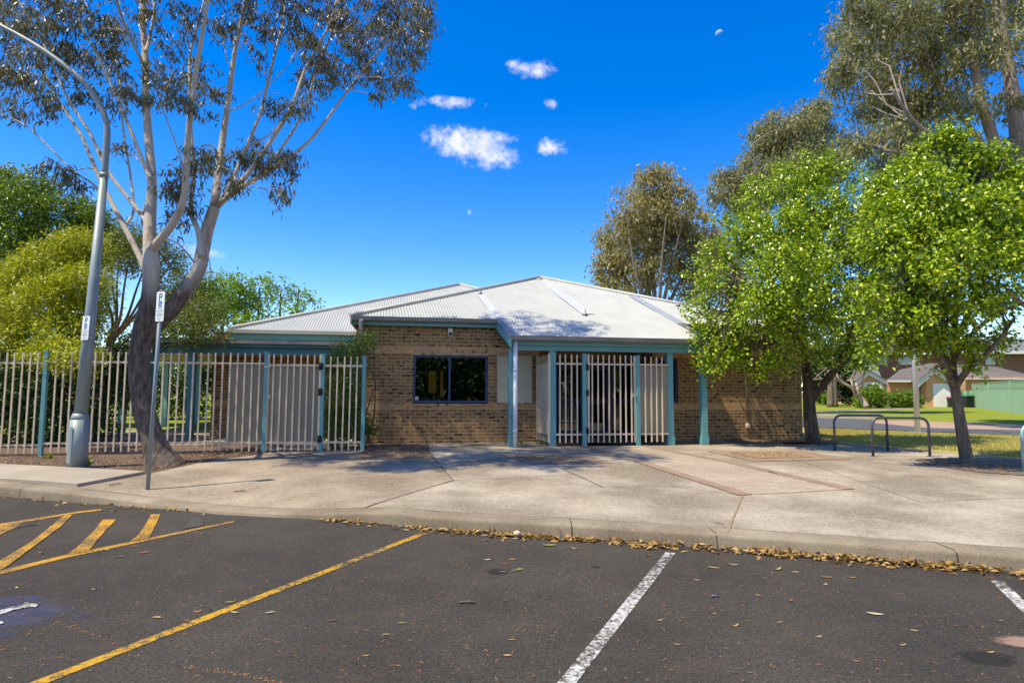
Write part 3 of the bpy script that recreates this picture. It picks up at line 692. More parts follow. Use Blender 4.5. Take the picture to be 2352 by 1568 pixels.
# porch posts
def post(s, n, w_, z0, z1, mt, base=False, name='post', parent=None):
    b = MB(); b.box(BF, s - w_ / 2, s + w_ / 2, n - w_, n, z0, z1)
    if base:
        e_ = .016; b.box(BF, s - w_ / 2 - e_, s + w_ / 2 + e_, n - w_ - e_, n + e_, z0 + .01, z0 + .22)
    return bpart(b, name, mt, parent)
PW = .15
for x, y, bs in ((1176, 950, False), (1270, 950, False), (1541, 950, True), (1619, 950, True)):
    post(sx(x, y, NP), NP, PW, ZG - .02, ZB0 + .02, m_teal, bs)
dp = MB(); s_ = sx(1184, 900, NP + .09); dp.tube([BF.pt(s_, NP + .07, ZG + .0), BF.pt(s_, NP + .07, 1.2), BF.pt(s_, NP + .07, ZP - .09)], .05, 14)
for z_ in (.62, 2.03): dp.tube([BF.pt(s_, NP + .07, z_), BF.pt(s_, NP + .07, z_ + .06)], .056, 14)
bpart(dp, 'downpipe', m_white)
dp = MB(); s_ = sx(830.5, 760, .12); dp.tube([BF.pt(s_, .16, .3), BF.pt(s_, .16, ZE - .42), BF.pt(s_, .40, ZE - .1)], .05, 12); bpart(dp, 'downpipe', m_gut)
# conduit and junction box on the right wall
cd = MB(); nn = NC + .02
qa = [BF.hit(x, y, nn) for x, y in ((1634.5, 843.8), (1706, 845), (1711, 850), (1718.5, 1008))]
cd.tube([BF.pt(a_, nn, z_) for a_, z_ in qa], .014, 8); cdo = bpart(cd, 'conduit', m_steel)
jb = MB(); a_, z_ = BF.hit(1717.5, 977, nn); jb.tube([BF.pt(a_, NC, z_), BF.pt(a_, NC + .07, z_)], .05, 14); jb.box(BF, a_ - .05, a_ + .05, NC + .002, NC + .04, z_ - .06, z_ + .06); bpart(jb, 'junction_box', m_cream)
# ---- left wing and its verandah
NV = -1.75; NL = -3.0
LW0 = sx(486, 900, NL)
wl = MB(); wl.box(BF, LW0, SA0 + .2, NL - .25, NL, .1, 3.2); wl.box(BF, LW0, LW0 + .25, -10, NL - .25, .1, 3.2); bpart(wl, 'wing_wall', m_brick)
NLE = NL + .35; ZL = zx(700, 760, NLE)
Pn = BF.pt(0, NLE, ZL)
def lhit(x, y): return hitpl(x, y, Pn, NR_)
L0 = BF.pt(sx(524, 756, NLE), NLE, ZL); LA = lhit(1055, 654.5)
sLA = (LA - L0).dot(BF.e1); tLA = (LA - L0).dot(DP)
lr = MB(); corrug(lr, L0, BF.e1, DP, NR_, 0, sLA * 2, lambda s: 0, lambda s: max(0, tLA * (s / sLA if s < sLA else 2 - s / sLA))); bpart(lr, 'wing_roof', m_roofw)
LRc = L0 + BF.e1 * sLA * 2; dn = (LA - L0).dot(BF.e2); lb = MB()
LB1, LB2 = L0 + BF.e2 * dn * 2, LRc + BF.e2 * dn * 2
lb.poly([L0, LA, LB1]); lb.poly([LB1, LA, LB2]); lb.poly([LB2, LA, LRc]); bpart(lb, 'rear_roof', m_roof)
cp = MB(); cp.tube([L0 + Vector((0, 0, .03)), LA + Vector((0, 0, .03))], .055, 8); cp.tube([LA + Vector((0, 0, .03)), LRc + Vector((0, 0, .03))], .055, 8); bpart(cp, 'ridge_cap', m_cap)
sl0 = BF.sn(L0)[0]; sl1 = sx(818, 765, NLE)
b = MB(); b.box(BF, sl0, sl1, NLE, NLE + .11, ZL - .10, ZL); bpart(b, 'gutter', M('pale_gutter', (.56, .53, .44), (.48, .45, .37), 2, .5))
fascia(sl0 + .03, sl1, NLE - .01, zx(700, 783, NLE), ZL - .02, 'fascia', M('sea_green_paint', (.24, .52, .45), (.21, .46, .40), 2, .5))
NVG = NV + .18; ZV = zx(650, 783, NVG); zb = zx(650, 816, NV); zm = zx(650, 799, NV)
sv0 = sx(345, 800, NVG); sv1 = sx(822, 790, NVG)
m_rust = M('old_roof_edge', (.15, .135, .115), (.10, .085, .07), 12, .7)
vr = MB(); o_ = BF.pt(sv0, NVG + .05, ZV + .02); e_up = (BF.pt(sv0, NL, ZL - .27) - o_); L_ = e_up.length; e_up.normalize(); nv = BF.e1.cross(e_up).normalized()
corrug(vr, o_, BF.e1, e_up, nv, 0, sv1 - sv0, lambda s: 0, lambda s: L_ - .02); bpart(vr, 'verandah_roof', m_rust)
b = MB(); b.box(BF, sv0, sv1, NVG, NVG + .10, ZV - .09, ZV); bpart(b, 'gutter', m_gut)
m_dteal = M('deep_teal_paint', (.07, .215, .26), (.06, .185, .225), 2, .5)
fascia(sv0, sv1, NVG - .005, zm, ZV - .03, 'fascia', m_dteal); fascia(sv0, sv1, NV + .05, zb, zm + .04, 'verandah_beam', m_dteal, .1)
for x, w_ in ((437, .17), (812, .12), (345, .15)):
    s_ = sx(x, 900, NV); b = MB(); b.box(BF, s_ - w_ / 2, s_ + w_ / 2, NV - w_, NV, ZG - .03, zb + .02); bpart(b, 'post', m_dteal)
ce = MB(); ce.box(BF, sv0, sv1, NL + .02, NV - .06, zm + .05, zm + .06); bpart(ce, 'verandah_ceiling', m_cream)
vp = MB(); vp.box(BF, sv0 - 1, sv1, NL + .01, NV + .25, .1, ZG + .012); bpart(vp, 'verandah_floor', m_agg2)

# ------------------------------------------------------------------ things on the front wall
nb = thing('notice_board', 'blank cream metal notice board on the brick wall beside the porch downpipe', 'notice board', BF.pt(sx(1182, 920), 0.0, zx(1182, 924)))
a0, z0 = BF.hit(1141.8, 924.6, .06); a1, z1 = BF.hit(1222.5, 817, .06)
b = MB(); b.box(BF, a0, a0 + .03, .005, .07, z0, z1); b.box(BF, a1 - .03, a1, .005, .07, z0, z1); b.box(BF, a0 + .03, a1 - .03, .005, .07, z0, z0 + .03); b.box(BF, a0 + .03, a1 - .03, .005, .07, z1 - .03, z1); b.build('frame', M('board_frame', (.56, .53, .45), rough=.45, metal=.3), nb)
b = MB(); b.box(BF, a0 + .03, a1 - .03, .006, .055, z0 + .03, z1 - .03); b.build('panel', m_board, nb)
for q in (.3, .72):
    b = MB(); s_ = a0 + (a1 - a0) * q; b.box(BF, s_ - .03, s_ + .03, .07, .085, z0 - .02, z0 + .03); b.build('catch', m_steel, nb)
al = thing('security_light', 'small cream security sensor high on the brick wall under the teal fascia', 'security sensor', BF.pt(sx(1034.5, 763), 0, zx(1034.5, 772)))
a_, zt = BF.hit(1034.5, 754, .05); zb_ = zx(1034.5, 773, .05); b = MB()
pts = [(-.058, zt), (-.058, zb_ + .06)] + [(-.058 * math.cos(k * math.pi / 8), zb_ + .058 - .058 * math.sin(k * math.pi / 8)) for k in range(1, 8)] + [(.058, zb_ + .06), (.058, zt)]
b.prism([BF.pt(a_ + x, .005, z) for x, z in pts], BF.e2 * -.10); b.build('housing', M('sensor_case', (.62, .63, .55), rough=.4), al)
b = MB(); b.tube([BF.pt(a_, .105, zb_ + .066), BF.pt(a_, .125, zb_ + .066), BF.pt(a_, .14, zb_ + .066)], [.042, .036, .015], 14); b.build('lens', m_black, al)

# ------------------------------------------------------------------ picket fences and gates
FL = Frame(hitY(605, 1037, 13.1)[:2], R(6.5))
def fitem(fr, root, name, mt, a0, a1, n0, n1, z0, z1, cap=False, parent=None):
    b = MB()
    if name == 'picket':
        P_, d_, e_ = fr.pt, rnd.gauss(0, .0035), rnd.gauss(0, .003)
        b.hexa([P_(a0, n1, z0), P_(a1, n1, z0), P_(a1, n0, z0), P_(a0, n0, z0), P_(a0 + d_, n1 + e_, z1), P_(a1 + d_, n1 + e_, z1), P_(a1 + d_, n0 + e_, z1), P_(a0 + d_, n0 + e_, z1)])
    else: b.box(fr, a0, a1, n0, n1, z0, z1)
    if cap: b.box(fr, a0 - .003, a1 + .003, n0 - .003, n1 + .003, z1 - .03, z1 + .008)
    return b.build(name, mt, parent or root, fr)
def fy(fr, x, y, n=0.0): return fr.hit(x, y, n)
PT = fy(FL, 530, 811)[1]; PB = fy(FL, 530, 1035)[1]; R1 = fy(FL, 530, 834)[1]; R0_ = fy(FL, 530, 1016)[1]
fence = thing('picket_fence', 'cream steel picket fence running behind the lamp post and gum trunk', 'fence', FL.pt(-4, 0, .2))
posts_l = [fy(FL, 98, 960)[0], 0.0]; step_ = posts_l[0] - posts_l[1]
allp = [posts_l[1], posts_l[0], posts_l[0] + step_]
for k, p_ in enumerate(allp):
    fitem(FL, fence, 'post', m_teal, p_ - .038, p_ + .038, -.04, .035, .12, PT + .03 - .035 * k, True)
sp = .1495
for k in range(2):
    hi, lo = allp[k], allp[k + 1]; dz = -.035 * k
    for zz in (R1, R0_): fitem(FL, fence, 'rail', m_cream, lo + .038, hi - .038, -.02, .02, zz - .02 + dz, zz + .02 + dz)
    s_ = hi - .135
    while s_ > lo + .08:
        fitem(FL, fence, 'picket', m_cream, s_ - .014, s_ + .014, .021, .046, PB + dz + rnd.uniform(-.004, .004), PT + dz); s_ -= sp
gs = fy(FL, 521, 940, -.03)[0]
fitem(FL, fence, 'backing_sheet', m_greysheet, gs, -.05, -.035, -.028, R0_ - .02, R1 + .01)
gate = thing('picket_gate', 'cream picket gate backed with grey sheet, left of the brick wall', 'gate', FL.pt(.5, 0, .27))
g0, g1 = fy(FL, 613.5, 930)[0], fy(FL, 733.5, 930)[0]; gt = fy(FL, 670, 814)[1]; gb = fy(FL, 670, 1034)[1]; gr1 = fy(FL, 670, 838.5)[1]; gr0 = fy(FL, 670, 1016)[1]
for s_ in (g0, g1): fitem(FL, gate, 'stile', m_cream, s_ - .022, s_ + .022, -.022, .022, gb, gt + .01)
for zz in (gr1, gr0): fitem(FL, gate, 'rail', m_cream, g0 + .022, g1 - .022, -.02, .02, zz - .02, zz + .02)
for x in (853, 920, 987, 1053, 1120, 1184, 1250):
    s_ = fy(FL, (700 + (x - 8) * .3827) / 1.6327, 930)[0]; fitem(FL, gate, 'picket', m_cream, s_ - .014, s_ + .014, .021, .046, gb, gt)
fitem(FL, gate, 'backing_sheet', m_greysheet, g0 + .02, g1 - .02, -.032, -.024, gr0, gr1)
a_, z_ = fy(FL, 615, 910.5, .05); lk = MB(); lk.box(FL, a_ - .05, a_ + .05, .02, .03, z_ - .05, z_ + .05); lk.box(FL, a_ - .03, a_ + .03, .031, .06, z_ - .02, z_ + .02); lk.build('lock', m_steel, gate, FL)
a_, z_ = fy(FL, 614, 842, .05); lk = MB(); lk.box(FL, a_ - .07, a_ + .07, .023, .05, z_ - .02, z_ + .02); lk.build('latch', m_steel, gate, FL)
def hinge(fr, root, x, y, n=.05):
    a_, z_ = fy(fr, x, y, n); h_ = MB(); h_.box(fr, a_ - .045, a_ + .045, n - .03, n - .012, z_ - .07, z_ + .07); h_.box(fr, a_ - .03, a_ + .03, n - .012, n + .015, z_ - .04, z_ + .04)
    h_.tube([fr.pt(a_ - .01, n + .01, z_ - .08), fr.pt(a_ - .01, n + .01, z_ + .08)], .016, 8); h_.build('hinge', m_black, root, fr)
for y in (841, 899.6, 1008): hinge(FL, gate, 737 - (y - 841) * .02, y)
side = thing('picket_fence', 'short cream picket panel in front of the climbing shrub at the wall corner', 'fence', FL.pt(1.6, 0, .27))
p1, p2 = fy(FL, 739.5, 940)[0], fy(FL, 834.5, 940)[0]
st1 = fy(FL, 790, 819)[1]; sb1 = fy(FL, 790, 1034)[1]; sr1 = fy(FL, 790, 840)[1]; sr0 = fy(FL, 790, 1015)[1]
for s_, z_ in ((p1, PT + .0), (p2, PT - .03)): fitem(FL, side, 'post', m_teal, s_ - .038, s_ + .038, -.04, .035, .15, z_, True)
for zz in (sr1, sr0): fitem(FL, side, 'rail', m_cream, p1 + .038, p2 - .038, -.02, .02, zz - .02, zz + .02)
for x in (1411, 1478, 1543, 1607, 1671):
    s_ = fy(FL, (700 + (x - 8) * .3827) / 1.6327, 930)[0]; fitem(FL, side, 'picket', m_cream, s_ - .014, s_ + .014, .021, .046, sb1, st1)
# porch fence
NF = NP + .02
FP = Frame(BF.pt(0, NF, 0)[:2], A)
cb = lambda x: (1860 + x * .3061) / 1.6327
cby = lambda y: (1220 + y * .3061) / 1.6327
pt_, pb_ = fy(FP, cb(900), cby(358))[1], fy(FP, cb(900), cby(1435))[1]; r1_, r0_ = fy(FP, cb(900), cby(470))[1], fy(FP, cb(900), cby(1335))[1]
porchf = thing('picket_fence', 'narrow cream picket panel between the square porch post and the gate hinges', 'fence', FP.pt(1.8, 0, ZG))
pa, pb2, pc = fy(FP, 1270, 930)[0] + PW / 2, fy(FP, 1342, 930)[0], fy(FP, 1464.5, 930)[0]
fitem(FP, porchf, 'post', m_teal, pb2 - .05, pb2 + .05, -.05, .05, ZG - .03, pt_ + .02, True)
for zz in (r1_, r0_): fitem(FP, porchf, 'rail', m_cream, pa, pb2 - .05, -.02, .02, zz - .02, zz + .02)
for x in (779, 850, 921, 992): s_ = fy(FP, cb(x), 930)[0]; fitem(FP, porchf, 'picket', m_cream, s_ - .015, s_ + .015, .021, .046, pb_, pt_)
pgate = thing('picket_gate', 'closed cream picket entry gate with black hinges under the porch roof', 'gate', FP.pt(3, 0, ZG))
g0, g1 = fy(FP, cb(1133), 930)[0], fy(FP, cb(1700), 930)[0]
fitem(FP, pgate, 'stile', m_cream, g0 - .025, g0 + .025, -.022, .022, pb_, pt_ + .02); fitem(FP, pgate, 'stile', m_cream, g1 - .025, g1 + .025, -.022, .022, pb_, pt_ - .01)
for zz in (r1_, r0_): fitem(FP, pgate, 'rail', m_cream, g0 + .025, g1 - .025, -.02, .02, zz - .02, zz + .02)
for x in (1174, 1245, 1313, 1381, 1450, 1519, 1587, 1656): s_ = fy(FP, cb(x), 930)[0]; fitem(FP, pgate, 'picket', m_cream, s_ - .015, s_ + .015, .021, .046, pb_, pt_)
for y in (512, 825, 1290): hinge(FP, pgate, cb(1118), cby(y))
a_, z_ = fy(FP, cb(1692), cby(858), .05); lk = MB(); lk.box(FP, a_ - .06, a_ + .05, .022, .035, z_ - .05, z_ + .05); lk.tube([FP.pt(a_, .03, z_), FP.pt(a_, .07, z_)], .03, 12); lk.build('lock', m_steel, pgate, FP)
pf2 = thing('picket_fence', 'cream picket panel backed with grey sheet right of the entry gate', 'fence', FP.pt(4, 0, ZG))
fitem(FP, pf2, 'post', m_teal, pc - .05, pc + .05, -.05, .05, ZG - .03, pt_ - .0, True)
pe = fy(FP, 1541, 930)[0] - PW / 2
for zz in (r1_, r0_): fitem(FP, pf2, 'rail', m_cream, pc + .05, pe, -.02, .02, zz - .02, zz + .02)
for x in (121, 190, 253, 318): s_ = fy(FP, (2380 + x * .319) / 1.6327, 930)[0]; fitem(FP, pf2, 'picket', m_cream, s_ - .015, s_ + .015, .021, .046, pb_, pt_ - .03)
fitem(FP, pf2, 'backing_sheet', m_greysheet, pc + .05, pe, -.035, -.027, r0_, r1_)
# open gate leaf folded back towards the wall
h_ = FP.pt(fy(FP, 1262, 930)[0], 0, 0); fa, _ = BF.hit(1233, 920, .22); f_ = BF.pt(fa, .22, 0)
FO = Frame(h_[:2], math.atan2(f_.y - h_.y, f_.x - h_.x)); Lg = (f_ - h_).length
og = thing('picket_gate', 'open cream gate leaf with close pickets swung back against the brick wall', 'gate', h_ + Vector((0, 0, ZG)))
for s_ in (.03, Lg - .03): fitem(FO, og, 'stile', m_cream, s_ - .025, s_ + .025, -.022, .022, pb_, pt_ + .02)
for zz in (r1_, r0_): fitem(FO, og, 'rail', m_cream, .055, Lg - .055, -.02, .02, zz - .02, zz + .02)
s_ = .13
while s_ < Lg - .06: fitem(FO, og, 'picket', m_cream, s_ - .015, s_ + .015, .021, .046, pb_, pt_); s_ += .148
fitem(FO, og, 'backing_sheet', m_cream, .05, Lg - .05, -.034, -.026, r0_, r1_)
lk = MB(); lk.box(FO, .02, .14, .047, .10, 1.25, 1.42); lk.build('lock', m_gut, og, FO)
for o_ in (fence, gate, side, porchf, pgate, pf2, og):
    o_['group'] = 'cream steel picket fencing'
# ------------------------------------------------------------------ lettering and signs
def text_faces(body, size, offx, offy, bold=0.0, width=None):
    """letters as flat polygons in a local x, y plane"""
    cu = bpy.data.curves.new('t', 'FONT'); cu.body = body; cu.size = size; cu.align_x = 'CENTER'; cu.align_y = 'CENTER'; cu.offset = bold; cu.resolution_u = 3
    o = bpy.data.objects.new('t', cu); col.objects.link(o)
    bpy.context.view_layer.update(); dg = bpy.context.evaluated_depsgraph_get(); ev = o.evaluated_get(dg); me = ev.to_mesh()
    vs = [Vector(v.co) for v in me.vertices]; fs = [tuple(p.vertices) for p in me.polygons]; ev.to_mesh_clear()
    bpy.data.objects.remove(o); bpy.data.curves.remove(cu)
    if width and vs:
        w_ = max(v.x for v in vs) - min(v.x for v in vs); k = width / w_
        vs = [Vector((v.x * k, v.y, 0)) for v in vs]
    return [Vector((v.x + offx, v.y + offy, 0)) for v in vs], fs
m_sgreen = M('sign_green', (.0, .21, .12), rough=.4); m_sblue = M('sign_blue', (.005, .12, .45), rough=.4); m_sgrey = M('sign_grey_print', (.22, .27, .28), rough=.4)
m_splate = M('sign_white', (.80, .81, .82), (.77, .78, .79), 3, .35)
m_sback = M('sign_back', (.45, .46, .46), rough=.4, metal=.6)
def sign_plate(parent, ctr, w_, h_, yaw, tilt, arrow):
    """a parking plate facing the viewer, turned by yaw about z and leaning by tilt"""
    ex = Vector((math.cos(yaw), math.sin(yaw), 0)); ez = (Vector((0, 0, 1)) + ex * tilt).normalized(); nn = ex.cross(ez).normalized()
    def L(x, y, d=0.0): return ctr + ex * x + ez * y + nn * d
    r_ = .022; out = []
    for cx, cy, a in ((w_ / 2 - r_, h_ / 2 - r_, 0), (-w_ / 2 + r_, h_ / 2 - r_, 90), (-w_ / 2 + r_, -h_ / 2 + r_, 180), (w_ / 2 - r_, -h_ / 2 + r_, 270)):
        for k in range(5): t_ = R(a + k * 22.5); out.append((cx + r_ * math.cos(t_), cy + r_ * math.sin(t_)))
    b = MB(); b.prism([L(x, y, -.003) for x, y in out], nn * .003); pl_ = b.build('plate', m_splate, parent)
    def put(vs, fs, name, mt, d=.0012, par=None):
        b = MB(); b.add([L(v.x, v.y, d) for v in vs], fs); return b.build(name, mt, par or pl_)
    k = h_ / .45
    vs, fs = text_faces('P', .155 * k, .0, .130 * k, .003); put(vs, fs, 'letter', m_sgreen)
    q = .034 * k; sy = .035 * k
    put([Vector((-q, sy - q * 1.25, 0)), Vector((q, sy - q * 1.25, 0)), Vector((q, sy + q * 1.25, 0)), Vector((-q, sy + q * 1.25, 0))], [(0, 1, 2, 3)], 'symbol_panel', m_sblue)
    # wheelchair symbol
    V_, F_ = [], []
    def stroke(p, wd):
        p = [Vector((a, b_, 0)) for a, b_ in p]
        for i in range(len(p) - 1):
            d_ = (p[i + 1] - p[i]).normalized(); n_ = Vector((-d_.y, d_.x, 0)) * wd / 2; e_ = d_ * wd * .35; B = len(V_)
            V_.extend([p[i] + n_ - e_, p[i] - n_ - e_, p[i + 1] - n_ + e_, p[i + 1] + n_ + e_]); F_.append((B, B + 1, B + 2, B + 3))
    s = q / .034
    hc = [Vector((-.006 * s + .0065 * s * math.cos(t_ * math.pi / 5), sy + .032 * s + .0065 * s * math.sin(t_ * math.pi / 5), 0)) for t_ in range(10)]
    B = len(V_); V_.extend(hc); F_.append(tuple(range(B, B + 10)))
    stroke([(-.006 * s, sy + .024 * s), (-.004 * s, sy + .0 * s), (.012 * s, sy - .002 * s), (.019 * s, sy - .022 * s), (.027 * s, sy - .020 * s)], .0065 * s)
    stroke([(-.005 * s, sy + .012 * s), (.010 * s, sy + .010 * s)], .005 * s)
    stroke([(-.004 * s + .019 * s * math.cos(R(a)), sy - .015 * s + .019 * s * math.sin(R(a))) for a in range(120, 371, 25)], .005 * s)
    put(V_, F_, 'access_symbol', m_splate, .0022)
    for body, y, sz, wd, mt in (('ONLY', -.030, .036, .075, m_sgrey), ('PENALTY EXCEEDS', -.066, .022, .145, m_sgrey), ('$400', -.093, .024, .048, m_sgrey), ('PERMITS MUST', -.120, .022, .130, m_sgreen), ('BE SHOWN', -.146, .022, .10, m_sgreen)):
        vs, fs = text_faces(body, sz * k, 0, y * k, .0004, wd * w_ / .17); put(vs, fs, 'lettering', mt)
    ay = -.182 * k; sg = -1 if arrow == 'left' else 1
    put([Vector((sg * x * w_ / .17, ay + y, 0)) for x, y in ((-.05, -.0035), (.03, -.0035), (.03, -.012), (.052, 0), (.03, .012), (.03, .0035), (-.05, .0035))], [(0, 1, 2, 3, 4, 5, 6)] if sg > 0 else [(6, 5, 4, 3, 2, 1, 0)], 'arrow', m_sgreen)
    for y in (.212 * k, -.208 * k):
        b = MB(); b.tube([L(0, y, 0), L(0, y, .006)], .007, 8); b.build('bolt', m_gut, pl_)
    return pl_, ex, nn
sb = hitg(339, 1124); Ys = sb.y
sgn = thing('parking_sign', 'freestanding disabled parking sign on a leaning galvanised pole at the ramp, its arrow pointing left', 'parking sign', sb)
top = hitY(371.5, 668, Ys + .02); b = MB(); b.tube([sb - Vector((0, 0, .05)), sb.lerp(top, .5), top], .028, 14); b.build('pole', m_galv, sgn)
b = MB(); lathe(b, top - Vector((0, 0, .004)), [(.031, 0), (.031, .012), (.01, .02)], 12); b.build('cap', m_galv, sgn)
ctr = hitY(367.7, 703.5, Ys - .035)
sign_plate(sgn, ctr, .172, .45, R(-22), (top.x - sb.x) / (top.z - sb.z), 'left')
# lamp post on the left
lb_ = hitg(176, 1076); YL = lb_.y
lamp = thing('street_lamp', 'tall galvanised street lamp with stout base sleeve and long curving arm on the left', 'street lamp', lb_)
def LP(x, y): return hitY(x, y, YL)
slv_top = LP(183.5, 963); b = MB(); rs = .152
b.tube([lb_ - Vector((0, 0, .05)), lb_ + (slv_top - lb_) * .5, slv_top], [rs * 1.02, rs, rs * .98], 20); c_ = LP(185, 949)
b.tube([slv_top, slv_top.lerp(c_, .5), c_], [rs * .98, rs * .86, .115], 20); b.build('base_sleeve', m_galv, lamp)
dr_ = MB(); q0 = lb_.lerp(slv_top, .12); q1 = lb_.lerp(slv_top, .86)
vs = []; fs = []
for i in range(5):
    a_ = R(-78 + i * 19)
    for q in (q0, q1): vs.append(q + Vector((math.sin(a_), -math.cos(a_), 0)) * (rs + .006))
fs = [(2 * i, 2 * i + 2, 2 * i + 3, 2 * i + 1) for i in range(4)]; dr_.add(vs, fs); dr_.build('access_door', m_galv, lamp)
jt = LP(239, 403)
b = MB(); b.tube([LP(185, 955), LP(205, 760), jt], [.108, .095, .066], 16); b.build('pole', m_galv, lamp)
b = MB(); b.tube([LP(238.7, 408), LP(239.6, 398)], [.074, .074], 14); b.build('collar', m_galv, lamp)
armp = smooth_path([LP(x, y) for x, y in ((239, 403), (244, 340), (246, 300), (239, 262), (220, 225), (187, 183), (141, 145), (94, 112), (47, 84), (0, 59), (-60, 30), (-130, 8))], 4)
b = MB(); b.tube(armp, [.058 - .022 * i / len(armp) for i in range(len(armp))], 12); b.build('arm', m_galv, lamp)
le = armp[-1]; b = MB(); b.tube([le, le + Vector((-.25, 0, .06)), le + Vector((-.7, 0, .10)), le + Vector((-.85, 0, .1))], [.05, .13, .13, .05], 12, True, .5); b.build('lantern', m_gut, lamp)
ls = thing('parking_sign', 'disabled parking sign strapped to the tall lamp post, its arrow pointing right', 'parking sign', LP(196, 770))
c_ = hitY(196.2, 753, YL - .14); sign_plate(ls, c_, .182, .425, R(-20), .055, 'right')
for y in (733, 774):
    p_ = LP(205 - (y - 750) * .075, y); b = MB(); b.tube([p_ - Vector((0, 0, .008)), p_ + Vector((0, 0, .008))], .102, 16); b.build('strap', m_steel, ls)
st = MB(); 
for y0, y1, cc in ((985, 1000, 0),):
    pass
# pole lamp on the right
rb_ = hitg(2108, 994.5); rl = thing('street_lamp', 'slim silver lamp pole standing on the dry verge behind the bicycle hoops', 'street lamp', rb_)
b = MB(); b.tube([rb_, hitY(2098, 780, rb_.y), hitY(2090, 560, rb_.y)], [.085, .075, .06], 8); b.build('pole', M('silver_pole', (.66, .68, .74), (.56, .58, .64), 4, .45, metal=.3), rl)
b = MB(); b.box(WORLD, rb_.x - .19, rb_.x + .19, -rb_.y - .16, -rb_.y + .16, rb_.z - .02, rb_.z + .05); b.build('base_plate', m_conc, rl)
tp = hitY(2090, 560, rb_.y); b = MB(); b.tube([tp, tp + Vector((-.1, -.3, .25)), tp + Vector((-.3, -.9, .3))], [.05, .05, .04], 8); b.build('arm', m_galv, rl)
b = MB(); q = tp + Vector((-.3, -.9, .3)); b.tube([q, q + Vector((-.05, -.2, .02)), q + Vector((-.15, -.5, .02)), q + Vector((-.18, -.6, .0))], [.04, .12, .12, .04], 10, True, .5); b.build('lantern', m_gut, rl)
# bicycle hoops
m_hoop = M('hoop_steel', (.11, .125, .15), (.085, .095, .115), 5, .45, metal=.35); m_hoop2 = M('hoop_pale', (.30, .46, .52), (.25, .4, .45), 5, .45, metal=.2)
def hoop(label, a, b_, h, mt, r=.026):
    a = Vector(a); b_ = Vector(b_); t = thing('bicycle_hoop', label, 'bike rack', (a + b_) / 2, 'steel bicycle hoops on the paving')
    e = (b_ - a).normalized(); rr = .17; z = Vector((0, 0, 1)); pts = [a - z * .03, a + z * (h - rr)]
    for k in range(1, 7): an = R(90 * k / 6); pts.append(a + z * (h - rr + rr * math.sin(an)) + e * rr * (1 - math.cos(an)))
    for k in range(0, 7): an = R(90 - 90 * k / 6); pts.append(b_ + z * (h - rr + rr * math.sin(an)) - e * rr * (1 - math.cos(an)))
    pts.append(b_ - z * .03); m_ = MB(); m_.tube(pts, r, 12); m_.build('hoop', mt, t)
    for q in (a, b_):
        m_ = MB(); lathe(m_, q + Vector((0, 0, -.004)), [(.07, 0), (.07, .012), (.03, .016)], 14); m_.build('foot_plate', mt, t)
hoop('dark steel bicycle hoop farther from the kerb, nearest the thick trunk by the brick wall', hitg(1918, 1034.5), hitg(2039.5, 1035), .79, m_hoop)
hoop('dark steel bicycle hoop nearer the kerb, in front of the slim silver lamp pole', hitg(2005.5, 1048), hitg(2136, 1048.5), .79, m_hoop)
q_ = hitg(2353, 1086); hoop('pale blue steel hoop cut by the right edge of the photo', q_, q_ + Vector((1.2, .1, 0)), .80, m_hoop2, .028)

# ------------------------------------------------------------------ foliage tools
def mesh_np(name, co, tri, mat, parent, nper=None):
    me = bpy.data.meshes.new(name); org = np.array(rootloc(parent)) if parent else np.zeros(3)
    co = (co - org).astype(np.float32); n = len(tri)
    me.vertices.add(len(co)); me.vertices.foreach_set('co', co.ravel())
    me.loops.add(n * 3); me.loops.foreach_set('vertex_index', tri.astype(np.int32).ravel())
    me.polygons.add(n); me.polygons.foreach_set('loop_start', np.arange(0, n * 3, 3, dtype=np.int32)); me.polygons.foreach_set('loop_total', np.full(n, 3, dtype=np.int32))
    me.update(calc_edges=True); me.materials.append(mat)
    o = bpy.data.objects.new(name, me); col.objects.link(o)
    if parent: o.parent = parent
    return o
def unit(a): return a / np.maximum(np.linalg.norm(a, axis=1, keepdims=True), 1e-9)
def leaf_geo(P, axis, up, Ln, Wd, fold=.25):
    n = len(P); axis = unit(axis); side = unit(np.cross(axis, up)); nor = np.cross(side, axis)
    Ln = np.asarray(Ln).reshape(-1, 1); Wd = np.asarray(Wd).reshape(-1, 1)
    a = P; t = P + axis * Ln; mid = P + axis * Ln * .45
    l = mid + side * Wd * .5 + nor * Wd * fold; r = mid - side * Wd * .5 + nor * Wd * fold
    co = np.stack([a, l, t, r], 1).reshape(-1, 3)
    i = np.arange(n)[:, None] * 4
    tri = np.concatenate([i + np.array([[0, 2, 1]]), i + np.array([[0, 3, 2]])], 1).reshape(-1, 3)
    return co, tri
def leaves(name, P, axis, up, L, W, mat, parent, fold=.25):
    n = len(P); co, tri = leaf_geo(P, axis, up, L * rng.uniform(.7, 1.25, n), W * rng.uniform(.7, 1.25, n), fold); return mesh_np(name, co, tri, mat, parent)
def in_blobs(blobs, n, shell=.55, squash_under=1.0):
    """points spread through a set of ellipsoids (centre, radii), thicker near their surfaces"""
    vol = np.array([b[1][0] * b[1][1] * b[1][2] for b in blobs]) ** .75; pick = rng.choice(len(blobs), n, p=vol / vol.sum())
    C = np.array([b[0] for b in blobs])[pick]; Rr = np.array([b[1] for b in blobs])[pick]
    d = unit(rng.normal(size=(n, 3))); r = np.where(rng.random(n) < shell, rng.uniform(.78, 1.05, n), rng.random(n) ** (1 / 2.2))
    return C + d * Rr * r[:, None], d
